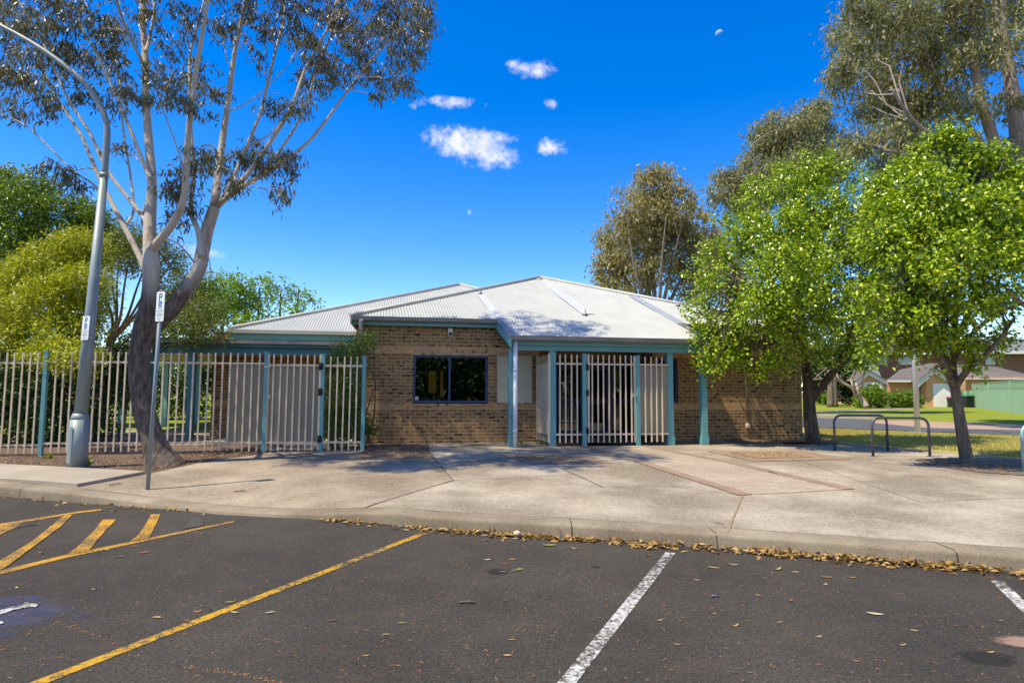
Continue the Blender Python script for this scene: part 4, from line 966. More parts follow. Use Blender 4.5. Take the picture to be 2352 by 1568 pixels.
def clustered(blobs, nclump, per, cr, shell=.6):
    Cc, d = in_blobs(blobs, nclump, shell); k = np.repeat(np.arange(nclump), per)
    off = rng.normal(size=(nclump * per, 3)) * cr * rng.uniform(.6, 1.3, (nclump, 1))[k]
    return Cc[k] + off, d[k], Cc
def pxblob(x, y, Y, rx, ry, ryd=None):
    """an ellipsoid whose centre is seen at (x, y) at distance Y, radii given as seen"""
    k = Y / F; return (tuple(hitY(x, y, Y)), (rx * k, (ryd if ryd is not None else (rx + ry) / 2 * k), ry * k))
def limb(mb, pts, r0, r1, n=8, k=4, pw=1.0, wob=0):
    p = smooth_path(pts, k)
    if wob:
        p = [p[0]] + [q + Vector((rnd.gauss(0, wob), rnd.gauss(0, wob), rnd.gauss(0, wob))) for q in p[1:]]
    m_ = len(p) - 1; mb.tube(p, [r0 + (r1 - r0) * (i / m_) ** pw for i in range(m_ + 1)], n); return p
def twig_to(mb, a, b, r0, r1, sag=.0, n=5, seg=4, wob=.04):
    a, b = Vector(a), Vector(b); L = (b - a).length; pts = []
    for i in range(seg + 1):
        t = i / seg; p = a.lerp(b, t) + Vector((0, 0, -sag * L * 4 * t * (1 - t)))
        if 0 < i < seg: p += Vector((rnd.gauss(0, wob * L), rnd.gauss(0, wob * L), rnd.gauss(0, wob * L)))
        pts.append(p)
    mb.tube(pts, [r0 + (r1 - r0) * i / seg for i in range(seg + 1)], n, False); return pts
def bark(name, c1, c2, scale=9, bumps=.8, stretch=(1, 1, .22), c3=None, zlo=0, zhi=0):
    t = NT(name); v = t.coord('Object', stretch); c = t.ramp(t.noise(v, scale, 7, .65), (.32, c1), (.68, c2))
    bs = bumps
    if c3:
        sep = t.n('ShaderNodeSeparateXYZ'); t.l(t.coord('Object'), sep.inputs[0])
        f = t.math('ADD', sep.outputs[2], t.math('MULTIPLY', t.math('SUBTRACT', t.noise(v, 2.2, 5), .5), 1.5))
        mr = t.n('ShaderNodeMapRange', ins={'Value': f, 'From Min': zlo, 'From Max': zhi}).outputs[0]
        c = t.mix(mr, c, t.ramp(t.noise(t.coord('Object', (1, 1, .3)), 3.5, 6, .6), (.30, c3[1]), (.45, c3[0]), (.66, c3[0]), (.78, c3[2])))
    t.set(color=c, rough=.85, spec=.2); t.bump(t.noise(v, scale * 2.2, 6, .7), bs, .03); return t.m
# ------------------------------------------------------------------ big smooth-barked gum tree on the left
gb_ = hitg(368, 1070); YG = gb_.y + .15
gum = thing('gum_tree', 'large gum tree with dark lower trunk and many pale limbs behind the leaning sign', 'tree', gb_)
m_gbark = bark('gum_bark', (.055, .042, .034), (.25, .195, .155), 16, 1.3, (1, 1, .28), ((.60, .53, .455), (.28, .215, .17), (.40, .385, .38)), 3.05, 3.7)
LIMBS = []          # (points) used for hanging the foliage
gm = MB()
def gpx(x, y, dy=0.0): return hitY(x, y, YG + dy)
trunk = [(378, 1082, 60), (370, 1060, 47), (362, 1040, 37), (352, 1010, 31), (335, 960, 29), (324, 900, 28), (320, 850, 28), (322, 800, 28), (331, 745, 27), (342, 700, 25), (346, 660, 22), (347, 609, 20), (345, 560, 17), (344, 516, 15), (349, 422, 12), (342, 328, 11), (335, 234, 10), (334, 141, 9), (328, 47, 8), (326, -60, 6.5), (318, -260, 4)]
tp_ = [gpx(x, y, .0 if y > 600 else (600 - y) * .0022) for x, y, w_ in trunk]
sp_ = smooth_path(tp_, 4); rr_ = np.interp(np.linspace(0, len(trunk) - 1, len(sp_)), range(len(trunk)), [w_ / F * YG * (.80 if y > 640 else .9) for _, y, w_ in trunk])
gm.tube(sp_, list(rr_), 16)
gm.build('trunk', m_gbark, gum)
LIMBS.append([Vector(p) for p in sp_ if p.z > 4.2])
limbs = [  # pixels along each limb, start and end width in pixels, depth drift
    ([(335, 775), (360, 742), (392, 712), (425, 668), (455, 622), (466, 575), (476, 528), (492, 478)], 46, 30, .3, .05),
    ([(492, 482), (498, 430), (504, 375), (520, 262), (539, 122), (567, -20), (600, -260)], 26, 6, 1.2, .35),
    ([(500, 474), (530, 422), (562, 347), (600, 253), (628, 136), (651, 47), (657, -20)], 12, 6, 2.0, .35),
    ([(500, 474), (562, 408), (623, 323), (670, 244), (703, 155), (750, 70), (780, -20), (830, -180)], 15, 4, 1.8, .35),
    ([(503, 470), (545, 436), (600, 403), (684, 347), (731, 300), (797, 211), (867, 122), (938, 55)], 15, 4, 1.9, .35),
    ([(575, 418), (605, 390), (642, 347), (694, 262), (731, 155), (787, 14)], 10, 6, 1.2, .9),
    ([(513, 373), (553, 347), (619, 309), (660, 262), (700, 215)], 6, 3, 2.0, .7),
    ([(526, 256), (570, 235), (618, 196), (660, 150), (690, 100)], 4, 2, 1.2, 1.1),
    ([(462, 590), (455, 530), (438, 483), (445, 398), (438, 300), (436, 197), (438, 117), (462, 28), (470, -40), (440, -220)], 15, 4, 1.8, -.2),
    ([(351, 570), (366, 553), (398, 511), (424, 450), (429, 352), (443, 211), (462, 94), (479, -20), (505, -300)], 24, 6, -1.4, 0),
    ([(345, 525), (328, 497), (309, 473), (248, 394), (206, 305), (155, 225), (112, 127), (75, 56), (30, -20)], 13, 4, 1.2, .1),
    ([(345, 650), (328, 605), (291, 530), (253, 459), (220, 389), (183, 305), (127, 220), (84, 122), (60, 60)], 18, 4, 1.4, 0),
    ([(248, 455), (210, 420), (164, 389), (94, 319), (47, 281), (-10, 258)], 6, 3, .6, .7),
    ([(285, 520), (307, 483), (300, 408), (281, 281), (274, 187), (267, 117), (250, 60)], 8, 4, 2.4, .5),
    ([(346, 410), (335, 389), (300, 300), (267, 220), (225, 131), (187, 61), (165, -10), (140, -180)], 12, 3, .5, .2),
    ([(335, 160), (326, 141), (291, 70), (262, -15)], 8, 6, -1.0, .9), ([(334, 120), (342, 94), (354, 28), (352, -20)], 10, 7, .6, .9),
    ([(349, 440), (330, 500), (340, 530)], 12, 17, .1, .3), ([(424, 390), (400, 320), (370, 240), (352, 190)], 4, 2, -1.2, -.7)]
for pts, w0, w1, dr, st0 in limbs:
    n_ = len(pts); q = [gpx(x, y, st0 + dr * (i / (n_ - 1)) ** 1.1) for i, (x, y) in enumerate(pts)]
    lm = MB(); p_ = limb(lm, q, w0 / 2.25 / F * YG, w1 / 2.25 / F * YG, 10); lm.build('limb', m_gbark, gum)
    LIMBS.append(p_)
dt = MB(); limb(dt, [gpx(446, 602, -.2), gpx(430, 582, -.4), gpx(412, 562, -.6), gpx(395, 552, -.8), gpx(378, 546, -1)], .02, .006, 6); dt.build('dead_twig', m_gbark, gum)
dt = MB(); limb(dt, [gpx(476, 570, -.3), gpx(481, 600, -.35), gpx(487, 640, -.3)], .012, .008, 5); dt.build('bark_strip', m_gbark, gum)
allL = np.array([tuple(p) for L_ in LIMBS for p in L_])
allPX = []
def topx(p):
    q = Vector(p) - CP; d_ = q.dot(FW); return 1176 + q.dot(RX) / d_ * F, 784 - q.dot(UP) / d_ * F
allPX = np.array([topx(p) for p in allL])
clumps = [(880, 60, 62, 42), (935, 110, 50, 42), (968, 50, 40, 46), (900, 20, 60, 36), (828, 110, 52, 38), (775, 168, 44, 34), (748, 30, 50, 36), (850, 165, 46, 30), (700, 95, 44, 34), (665, 25, 46, 30), (705, 185, 34, 28), (915, 175, 36, 32), (800, 45, 50, 36), (965, 20, 42, 28),
          (640, 240, 36, 22), (690, 240, 26, 22), (425, 400, 34, 32), (470, 352, 40, 24), (560, 356, 44, 24), (620, 372, 46, 28), (662, 375, 32, 34), (645, 432, 22, 24), (402, 440, 28, 32), (540, 415, 34, 20), (405, 500, 18, 22), (500, 380, 34, 24), (445, 470, 16, 20), (590, 330, 30, 18),
          (60, 60, 62, 46), (125, 50, 46, 40), (40, 165, 50, 46), (100, 215, 40, 34), (30, 240, 34, 26), (165, 120, 44, 38), (228, 55, 46, 38), (258, 120, 38, 32), (190, 195, 32, 30), (285, 55, 32, 32), (280, 180, 32, 24), (362, 165, 24, 34), (298, 212, 24, 24), (430, 35, 40, 32), (386, 205, 20, 20), (418, 165, 40, 24), (485, 205, 32, 22), (440, 230, 30, 18), (505, 60, 26, 30),
          (140, 385, 42, 22), (180, 415, 28, 20), (270, 330, 20, 16), (575, 15, 40, 24), (622, 60, 30, 32), (330, 15, 36, 24), (90, 130, 40, 30), (10, 110, 30, 40), (220, 150, 30, 24), (150, 10, 50, 30), (390, 100, 24, 30), (350, 230, 18, 18), (545, 60, 24, 26), (20, 20, 50, 34), (300, -230, 110, 80), (60, -230, 110, 80), (160, -340, 110, 80), (420, -200, 80, 50), (560, -200, 80, 50), (280, -320, 90, 60), (40, -130, 80, 40), (450, -260, 110, 80), (600, -260, 110, 80), (730, -230, 90, 70), (850, -200, 80, 60), (380, -380, 110, 80), (540, -390, 110, 80), (690, -360, 90, 70), (180, -220, 90, 70), (470, -480, 90, 70), (735, 120, 40, 30), (870, 215, 24, 16), (460, 140, 22, 24), (590, 120, 20, 22), (250, 230, 22, 18),
          (940, -60, 70, 40), (800, -60, 80, 40), (650, -50, 70, 40), (500, -50, 60, 40), (350, -60, 60, 40), (200, -60, 70, 40), (60, -60, 70, 40)]
m_gleaf = leafmat('gum_leaf', [(.065, .085, .04), (.10, .12, .06), (.14, .15, .08), (.20, .19, .11), (.28, .16, .06)], .25, .38, .5)
tw = MB(); LPp, LAx = [], []
for cx, cy, rx, ry in clumps:
    dd = np.hypot(allPX[:, 0] - cx, allPX[:, 1] - cy - ry * .8); near = np.argsort(dd)[:14]
    ai = near[rnd.randrange(len(near))]; a = Vector(allL[ai]); Yc = a.y + rnd.uniform(-.9, .9); Yc = rnd.uniform(8.8, 11.4) if cy < -100 else (max(Yc, 11.7) if cx < 270 else Yc)
    C = hitY(cx, cy, Yc); kx_, kz_ = rx * Yc / F, ry * Yc / F
    hub = C + Vector((0, 0, -kz_ * .3)); twig_to(tw, a, hub, .016, .008, 0, 5, 4, .05)
    nodes = [hub, a.lerp(hub, .6)]
    for k in range(max(6, int(rx * ry / (40 if cy > -100 else 34)))):
        d_ = Vector((rnd.gauss(0, 1), rnd.gauss(0, 1), rnd.gauss(0, 1))).normalized() * (rnd.random() ** .5) * 1.12
        e = C + Vector((d_.x * kx_, d_.y * (kx_ + kz_) * .8, d_.z * kz_)); q = min(nodes, key=lambda p: (p - e).length_squared + max(0, p.z - e.z) * .3)
        twig_to(tw, q, e, .0055, .003, rnd.uniform(-.1, .02), 3, 2, .06); nodes.append(e)
        dv = Vector((rnd.gauss(0, .5), rnd.gauss(0, .5), -.6 + rnd.gauss(0, .25))) * .26
        for j in range(rnd.randint(9, 15)):
            p = e + dv * rnd.random() + Vector((rnd.gauss(0, .05), rnd.gauss(0, .05), rnd.gauss(0, .04)))
            LPp.append(tuple(p)); LAx.append((rnd.gauss(0, .5), rnd.gauss(0, .5), -1 + rnd.gauss(0, .4)))
tw.build('twigs', m_gbark, gum)
LPp, LAx = np.array(LPp), np.array(LAx); print('gum leaves', len(LPp))
leaves('foliage', LPp, LAx, rng.normal(size=LPp.shape), .145, .032, m_gleaf, gum, .12)

# ------------------------------------------------------------------ generic broadleaf builder
def broad(name, label, cat, base, trunks, blobs, mleaf, mbark, nclump, per, cr, L, W, group=None, up=.6, droop=.25, anchors=None, nb=3, tr=.03, shell=.6, extra=0):
    t = thing(name, label, cat, base, group)
    tm = MB(); anc = []
    for pts, r0, r1 in trunks: anc += limb(tm, pts, r0, r1, 9, 4)[2:]
    bm_ = tm; anc_np = np.array([tuple(p) for p in anc]) if anc else np.array([tuple(base)])
    for c, r in blobs:
        c = Vector(c); sel = np.argsort(np.linalg.norm(anc_np - np.array(c) + np.array([0, 0, r[2] * .7]), axis=1))[:5]
        a = Vector(anc_np[sel[rnd.randrange(len(sel))]]); twig_to(bm_, a, c, tr if r[0] > .3 else tr * .5, tr * .4, 0, 6, 5, .05)
        for _ in range(nb if r[0] > .3 else 0):
            d_ = Vector((rnd.gauss(0, 1), rnd.gauss(0, 1), rnd.gauss(.3, 1))).normalized(); twig_to(bm_, c, c + Vector((d_.x * r[0], d_.y * r[1], d_.z * r[2])) * .95, tr * .45, tr * .12, 0, 4, 3, .06)
    if tm.v: tm.build('trunk', mbark, t)
    P_, d_, _c = clustered(blobs, nclump, per, cr, shell)
    n = len(P_); ax = d_ * .7 + rng.normal(size=(n, 3)) * .7 + np.array([0, 0, -droop]); upv = rng.normal(size=(n, 3)) * .55 + np.array([0, 0, up]) + d_ * .4
    leaves('foliage', P_, ax, upv, L, W, mleaf, t); return t
m_dbark = bark('furrowed_bark', (.075, .055, .040), (.30, .235, .175), 14, 1.2, (1, 1, .18))
m_dbark1 = bark('dark_furrowed_bark', (.05, .037, .027), (.19, .145, .105), 14, 1.3, (1, 1, .18))
m_gbark2 = bark('pale_bark', (.36, .30, .25), (.20, .155, .13), 6, .5, (1, 1, .25))
# two bright green ornamental trees on the right
m_pear = leafmat('pear_leaf', [(.055, .12, .008), (.17, .285, .010), (.30, .43, .012), (.42, .53, .018), (.50, .55, .04)], .24, .28, .6)
def pear(label, tb, Y, trunks, blobs, ncl, group):
    more = []
    for c, r in blobs:
        for _ in range(3):
            d_ = Vector((rnd.gauss(0, 1), rnd.gauss(0, 1), rnd.gauss(.1, 1))).normalized() * rnd.uniform(.9, 1.25); k_ = rnd.uniform(.2, .42)
            more.append(((c[0] + d_.x * r[0], c[1] + d_.y * r[1], c[2] + d_.z * r[2]), tuple(q * k_ for q in r)))
    blobs = [(c, tuple(q * .92 for q in r)) for c, r in blobs] + more
    return broad('ornamental_tree', label, 'tree', tb, trunks, blobs, m_pear, m_dbark if 'slimmer' in label else m_dbark1, ncl, 22, .10, .092, .060, group, up=.75, droop=.55, nb=3, tr=.024, shell=.5)
Y1 = hitg(1868, 1017).y; k1 = Y1 / F
def t1(x, y, d_=0.0): return hitY(x, y, Y1 + d_)
tr1 = [([hitg(1869, 1020) - Vector((0, 0, .08)), t1(1866, 1000), t1(1860, 950), t1(1857, 900), t1(1853, 850), t1(1845, 780), t1(1835, 690), t1(1830, 600)], 18 * k1, 4 * k1),
       ([t1(1862, 915), t1(1880, 893, -.1), t1(1903, 868, -.3), t1(1925, 835, -.5), t1(1950, 780, -.8), t1(1975, 700, -1)], 12 * k1, 4 * k1), ([t1(1926, 840, -.5), t1(1950, 825, -.4), t1(1975, 800, -.2)], 6 * k1, 4 * k1),
       ([t1(1848, 800), t1(1800, 740, -.6), t1(1740, 680, -1.2), t1(1690, 640, -1.4)], 9 * k1, 3 * k1), ([t1(1843, 770), t1(1790, 690, .8), t1(1760, 600, 1.2)], 8 * k1, 3 * k1)]
bl1 = []
for x, y, rx, ry, d_ in [(1640, 800, 40, 34, -1.0), (1625, 830, 26, 18, -1.1), (1680, 770, 60, 50, -1.0), (1660, 700, 55, 50, -.6), (1720, 810, 48, 32, -1.2), (1745, 835, 34, 26, -1.4), (1800, 825, 50, 36, -1.4), (1855, 820, 48, 30, -1.0), (1700, 620, 70, 60, -.4), (1650, 590, 46, 40, 0), (1640, 560, 30, 26, .2), (1720, 540, 60, 54, 0),
                         (1760, 460, 60, 54, 0), (1820, 420, 60, 50, 0), (1870, 400, 50, 42, .2), (1930, 410, 60, 46, .3), (1800, 560, 90, 80, -1.2), (1770, 690, 90, 70, -1.6), (1880, 700, 90, 80, -1.4), (1900, 560, 90, 80, -1.2), (1870, 480, 80, 60, -.6), (1960, 490, 70, 60, -.2), (1980, 600, 70, 80, -.6), (1970, 730, 70, 70, -.8), (1920, 800, 54, 36, -.8), (1990, 790, 50, 40, -.2), (2030, 700, 50, 50, .2), (1850, 560, 90, 80, .6), (1690, 560, 34, 30, -.8), (1850, 370, 24, 20, .0), (1640, 660, 36, 34, -.8), (1800, 620, 80, 70, -2.6), (1880, 640, 80, 70, -2.6), (1830, 740, 70, 50, -2.5), (1900, 740, 60, 50, -2.3), (1740, 720, 60, 50, -2.2), (1625, 785, 46, 40, -1.2), (1648, 832, 46, 24, -1.3), (1602, 700, 26, 36, -.8), (1735, 846, 44, 20, -1.4), (1604, 640, 22, 34, -.3), (1990, 670, 50, 60, -1.4), (1985, 560, 50, 60, -1.4), (2020, 440, 50, 44, .2), (2010, 540, 60, 60, -.8), (2020, 640, 50, 60, -1.0), (1610, 745, 22, 26, -.9), (1608, 610, 16, 18, -.2), (1690, 470, 24, 22, .2), (1735, 420, 22, 20, .2), (1790, 385, 20, 16, .2), (1900, 362, 26, 20, .2), (1665, 520, 26, 22, .1)]:
    bl1.append(pxblob(x, y, Y1 + d_, rx, ry))
pear('bright green tree with a thick dark forked trunk at the corner of the brick wall', hitg(1868, 1017), Y1, tr1, bl1, 2350, 'bright green ornamental trees beside the paving')
Y2 = hitg(2219, 1066).y; k2 = Y2 / F
def t2(x, y, d_=0.0): return hitY(x, y, Y2 + d_)
tr2 = [([hitg(2222, 1072) - Vector((0, 0, .08)), t2(2219, 1050), t2(2212, 1010), t2(2204, 960), t2(2197, 915), t2(2191, 870), t2(2188, 840), t2(2192, 770), t2(2196, 690), t2(2200, 600), t2(2195, 500)], 15 * k2, 3.5 * k2),
       ([t2(2192, 890), t2(2172, 845, -.2), t2(2150, 812, -.4), t2(2125, 780, -.6), t2(2095, 720, -.8), t2(2070, 640, -.9)], 9 * k2, 3 * k2), ([t2(2194, 890), t2(2222, 850, -.3), t2(2262, 815, -.5), t2(2295, 780, -.7), t2(2330, 730, -.9)], 8 * k2, 3 * k2),
       ([t2(2186, 840), t2(2160, 790, .3), t2(2135, 755, .5), t2(2100, 700, .8)], 7 * k2, 3 * k2), ([t2(2192, 820), t2(2230, 770, .4), t2(2290, 720, .7), t2(2370, 690, .9)], 7 * k2, 3 * k2), ([t2(2194, 780), t2(2240, 690, -.2), t2(2270, 600, -.2), t2(2290, 500, 0)], 7 * k2, 3 * k2)]
bl2 = []
for x, y, rx, ry, d_ in [(2090, 420, 70, 50, 0), (2160, 370, 70, 50, .2), (2230, 390, 70, 50, .2), (2300, 420, 60, 50, 0), (2140, 470, 80, 70, -.8), (2250, 490, 90, 70, -.8), (2330, 520, 60, 70, -.3), (2060, 500, 60, 60, -.2), (2080, 600, 70, 70, -.6), (2180, 590, 90, 80, -1.2), (2290, 610, 80, 70, -1.0), (2120, 700, 70, 60, -.8), (2220, 700, 70, 50, -1.0), (2290, 690, 40, 30, -.6), (2350, 600, 30, 30, -.2), (2060, 690, 50, 60, 0), (2040, 770, 54, 40, .0), (2090, 790, 40, 28, -.2), (2150, 770, 54, 36, -.6), (2225, 790, 40, 26, -.4), (2285, 795, 36, 22, -.2), (2335, 780, 24, 16, 0), (2180, 330, 40, 26, .2), (2120, 500, 80, 70, .7), (2260, 520, 90, 80, .7), (2380, 560, 50, 60, 0), (2160, 838, 16, 22, -.3), (2245, 835, 22, 14, -.4), (2150, 310, 30, 18, .1), (2275, 365, 34, 26, 0), (2020, 560, 50, 60, -.6), (2010, 690, 40, 50, -.8), (2030, 470, 40, 50, .2), (2345, 450, 44, 50, -.4), (2370, 520, 50, 60, -.6), (2025, 740, 46, 44, -.9), (2110, 350, 24, 20, .2), (2060, 395, 26, 22, .1), (2200, 300, 16, 12, .1), (2300, 345, 22, 20, .1), (2330, 400, 26, 24, .1), (2010, 800, 34, 26, -.6)]:
    bl2.append(pxblob(x, y, Y2 + d_, rx, ry))
pear('bright green tree with a slimmer trunk growing beside the bicycle hoops', hitg(2219, 1066), Y2, tr2, bl2, 1650, 'bright green ornamental trees beside the paving')
# olive-brown gums behind
m_gum2 = leafmat('olive_gum_leaf', [(.14, .165, .07), (.215, .23, .105), (.30, .29, .15), (.39, .335, .18)], .36, .45, .35)
m_gum3 = leafmat('brown_gum_leaf', [(.20, .19, .075), (.29, .26, .11), (.38, .33, .15), (.45, .35, .17)], .36, .45, .35)
def gumtree(label, base, trunks, blobs, mleaf, ncl, per, cr, L, W, tr, group='olive gums behind the building and trees'):
    t = thing('gum_tree', label, 'tree', base, group); tm = MB(); anc = []
    for pts, r0, r1 in trunks: anc += limb(tm, pts, r0, r1, 8, 4)
    A_ = np.array([tuple(p) for p in anc])
    for c, r in blobs:
        c = Vector(c); sel = np.argsort(np.linalg.norm(A_ - np.array(c) + np.array([0, 0, r[2]]), axis=1))[:6]; a = Vector(A_[sel[rnd.randrange(6)]]); twig_to(tm, a, c, tr, tr * .4, -.05, 5, 4, .04)
        for _ in range(4):
            d_ = Vector((rnd.gauss(0, 1), rnd.gauss(0, 1), rnd.gauss(.4, .8))).normalized(); twig_to(tm, c - Vector((0, 0, r[2] * .5)), c + Vector((d_.x * r[0], d_.y * r[1], d_.z * r[2])), tr * .4, tr * .1, -.05, 4, 3, .05)
    tm.build('trunk', m_gbark2, t)
    P_, d_, _c = clustered(blobs, ncl, per, cr, .45); n = len(P_)
    leaves('foliage', P_, rng.normal(size=(n, 3)) * .6 + np.array([0, 0, -.9]), rng.normal(size=(n, 3)), L, W, mleaf, t, .1); return t
def bl(lst, Y, jit): return [pxblob(x, y, Y + rnd.uniform(-jit, jit), rx, ry) for x, y, rx, ry in lst]
Yb = 23.0
def tb(x, y, d_=0.0, Y=Yb): return hitY(x, y, Y + d_)
gumtree('huge olive-leaved gum with leaning pale limbs towering over the right edge', Vector((tb(2490, 900).x, Yb, .25)),
        [([Vector((tb(2490, 900).x, Yb, .2)), tb(2450, 760), tb(2395, 600), tb(2350, 430), tb(2328, 230), tb(2300, 60), tb(2290, -60)], .42, .14), ([tb(2375, 530), tb(2310, 400, -.6), tb(2275, 300, -1), tb(2245, 200, -1.2), tb(2235, 60, -1.5), tb(2240, -60, -1.5)], .26, .08), ([tb(2340, 460), tb(2260, 390, -1), tb(2180, 335, -2), tb(2105, 285, -2.3), tb(2045, 200, -2.6)], .15, .03), ([tb(2300, 380), tb(2225, 290, .6), tb(2160, 190, 1), tb(2110, 80, 1.2)], .13, .03), ([tb(2350, 400), tb(2385, 200), tb(2400, 60), tb(2420, -60)], .26, .1), ([tb(2290, 390), tb(2210, 345, -1), tb(2120, 355, -1.8), tb(2030, 345, -2)], .09, .025), ([tb(2440, 760, -1), tb(2352, 700, -1.5), tb(2312, 662, -2)], .12, .06)],
        bl([(1990, 20, 50, 40), (1950, 80, 46, 50), (1935, 140, 34, 50), (1930, 190, 30, 34), (1990, 100, 60, 60), (2060, 40, 70, 60), (2140, 20, 70, 60), (2230, 20, 70, 60), (2310, 30, 60, 60), (2010, 190, 50, 50), (2050, 240, 60, 50), (2080, 140, 70, 60), (2160, 110, 70, 60), (2240, 120, 60, 60), (2320, 110, 40, 60), (2060, 310, 50, 44), (2110, 260, 60, 50), (2170, 210, 60, 50), (2230, 230, 50, 40), (2140, 320, 60, 44), (2200, 350, 60, 40), (2050, 360, 40, 36), (1990, 330, 34, 26), (1950, 330, 30, 24), (2010, 370, 36, 24), (2110, 390, 50, 30), (2330, 230, 30, 50), (2330, 330, 30, 40), (2280, 380, 40, 34), (2340, 430, 30, 40), (1975, 250, 26, 22), (2000, -50, 60, 40), (2140, -60, 80, 40), (2300, -60, 80, 40), (1940, 230, 16, 12)], Yb, 2.2), m_gum2, 950, 44, .22, .22, .07, .035)
Yc = 33.0
gumtree('broad brownish gum with thin pale trunks directly behind the white roof', Vector((tb(1500, 900, 0, Yc).x, Yc, .25)),
        [([Vector((tb(1510, 900, 0, Yc).x, Yc, .2)), tb(1508, 760, 0, Yc), tb(1500, 640, 0, Yc), tb(1490, 540, 0, Yc), tb(1500, 450, 0, Yc)], .2, .02)] +
        [([tb(1508, 760, 0, Yc), tb(x0, 690, d_, Yc), tb(x1, 600, d_ * 1.5, Yc), tb(x2, 500, d_ * 2, Yc)], .15, .02) for x0, x1, x2, d_ in ((1480, 1455, 1440, -1), (1525, 1545, 1570, -.8), (1540, 1580, 1600, .6), (1465, 1420, 1400, .6), (1515, 1520, 1530, -1.5), (1495, 1480, 1470, 1.5))],
        bl([(1500, 430, 50, 40), (1455, 480, 50, 44), (1550, 470, 56, 44), (1510, 500, 60, 50), (1420, 550, 44, 46), (1470, 560, 56, 50), (1540, 550, 56, 50), (1600, 530, 44, 50), (1400, 620, 34, 44), (1450, 630, 46, 44), (1600, 610, 44, 44), (1560, 630, 40, 40), (1395, 670, 30, 26), (1430, 680, 34, 22), (1500, 610, 44, 40), (1520, 405, 22, 18), (1620, 660, 30, 30), (1580, 680, 26, 18), (1480, 690, 24, 14), (1640, 580, 30, 44)], Yc, 1.6), m_gum3, 620, 44, .25, .27, .085, .03)
Yd = 36.0
gumtree('tall olive-brown gum rising between the brownish gum and the huge gum at the right edge', Vector((tb(1800, 900, 0, Yd).x, Yd, .25)),
        [([Vector((tb(1800, 900, 0, Yd).x, Yd, .2)), tb(1802, 760, 0, Yd), tb(1810, 560, 0, Yd), tb(1825, 420, 0, Yd), tb(1840, 320, 0, Yd)], .3, .03), ([tb(1806, 640, 0, Yd), tb(1770, 520, -1, Yd), tb(1740, 420, -1.5, Yd), tb(1730, 330, -2, Yd)], .16, .02), ([tb(1815, 520, 0, Yd), tb(1850, 440, 1, Yd), tb(1880, 360, 1, Yd), tb(1885, 310, 1, Yd)], .16, .02), ([tb(1800, 600, 0, Yd), tb(1740, 500, 1, Yd), tb(1680, 430, 1, Yd)], .15, .04)],
        bl([(1880, 270, 40, 32), (1840, 280, 40, 34), (1790, 290, 44, 34), (1895, 310, 34, 30), (1750, 330, 50, 40), (1810, 340, 56, 44), (1870, 350, 46, 40), (1730, 390, 50, 40), (1790, 400, 60, 50), (1690, 420, 46, 30), (1660, 410, 34, 20), (1850, 410, 50, 40), (1740, 450, 60, 40), (1690, 470, 40, 40), (1920, 370, 40, 40), (1650, 450, 30, 30), (1960, 330, 30, 30), (1880, 250, 28, 16)], Yd, 1.6), m_gum2, 560, 44, .27, .28, .09, .03)
# ------------------------------------------------------------------ trees and shrubs behind the left fence
m_gold = leafmat('golden_leaf', [(.22, .27, .012), (.34, .385, .016), (.45, .465, .02), (.53, .48, .03)], .26, .4, .4)
m_green = leafmat('mid_green_leaf', [(.08, .15, .014), (.13, .21, .02), (.19, .28, .026), (.26, .34, .03)], .24, .4, .45)
m_dkgreen = leafmat('dark_green_leaf', [(.03, .065, .014), (.055, .105, .018), (.085, .145, .022)], .2, .4, .45)
m_lime = leafmat('lime_leaf', [(.15, .27, .02), (.21, .33, .03), (.27, .38, .04)], .42, .45, .3)
m_tbark = bark('grey_brown_bark', (.09, .07, .05), (.18, .14, .10), 10, .6)
def LPX(x, y, Y): return hitY(x, y, Y)
Y3 = 15.6
broad('leafy_tree', 'rounded yellow-green small tree overhanging the picket fence at the left edge', 'tree', Vector((LPX(120, 900, Y3).x, Y3, .25)),
      [([Vector((LPX(130, 900, Y3).x, Y3, .2)), LPX(135, 830, Y3), LPX(140, 740, Y3), LPX(135, 640, Y3)], .14, .05), ([LPX(133, 850, Y3), LPX(90, 780, Y3), LPX(50, 700, Y3)], .08, .03), ([LPX(135, 830, Y3), LPX(190, 760, Y3), LPX(220, 690, Y3)], .08, .03)],
      [pxblob(x, y, Y3 + d_, rx, ry) for x, y, rx, ry, d_ in [(60, 650, 70, 50, 0), (130, 600, 70, 46, 0), (185, 570, 56, 40, 0), (30, 720, 60, 50, -.6), (110, 690, 70, 50, -1.0), (190, 660, 60, 50, -.8), (60, 770, 60, 40, -.8), (150, 760, 60, 44, -1.2), (30, 810, 50, 30, -.6), (-40, 700, 60, 80, 0), (110, 810, 50, 24, -1.0), (190, 740, 40, 50, -.6), (100, 630, 70, 50, .8), (170, 850, 40, 20, -1.2), (215, 610, 34, 40, .2), (90, 812, 40, 20, -2.7), (160, 826, 44, 20, -2.8), (205, 815, 24, 18, -2.6), (130, 800, 50, 22, -2.2)]],
      m_gold, m_tbark, 2100, 20, .11, .115, .036, 'trees behind the picket fence', up=.6, droop=.25, nb=4, tr=.022, shell=.6)
Y4 = 20.5
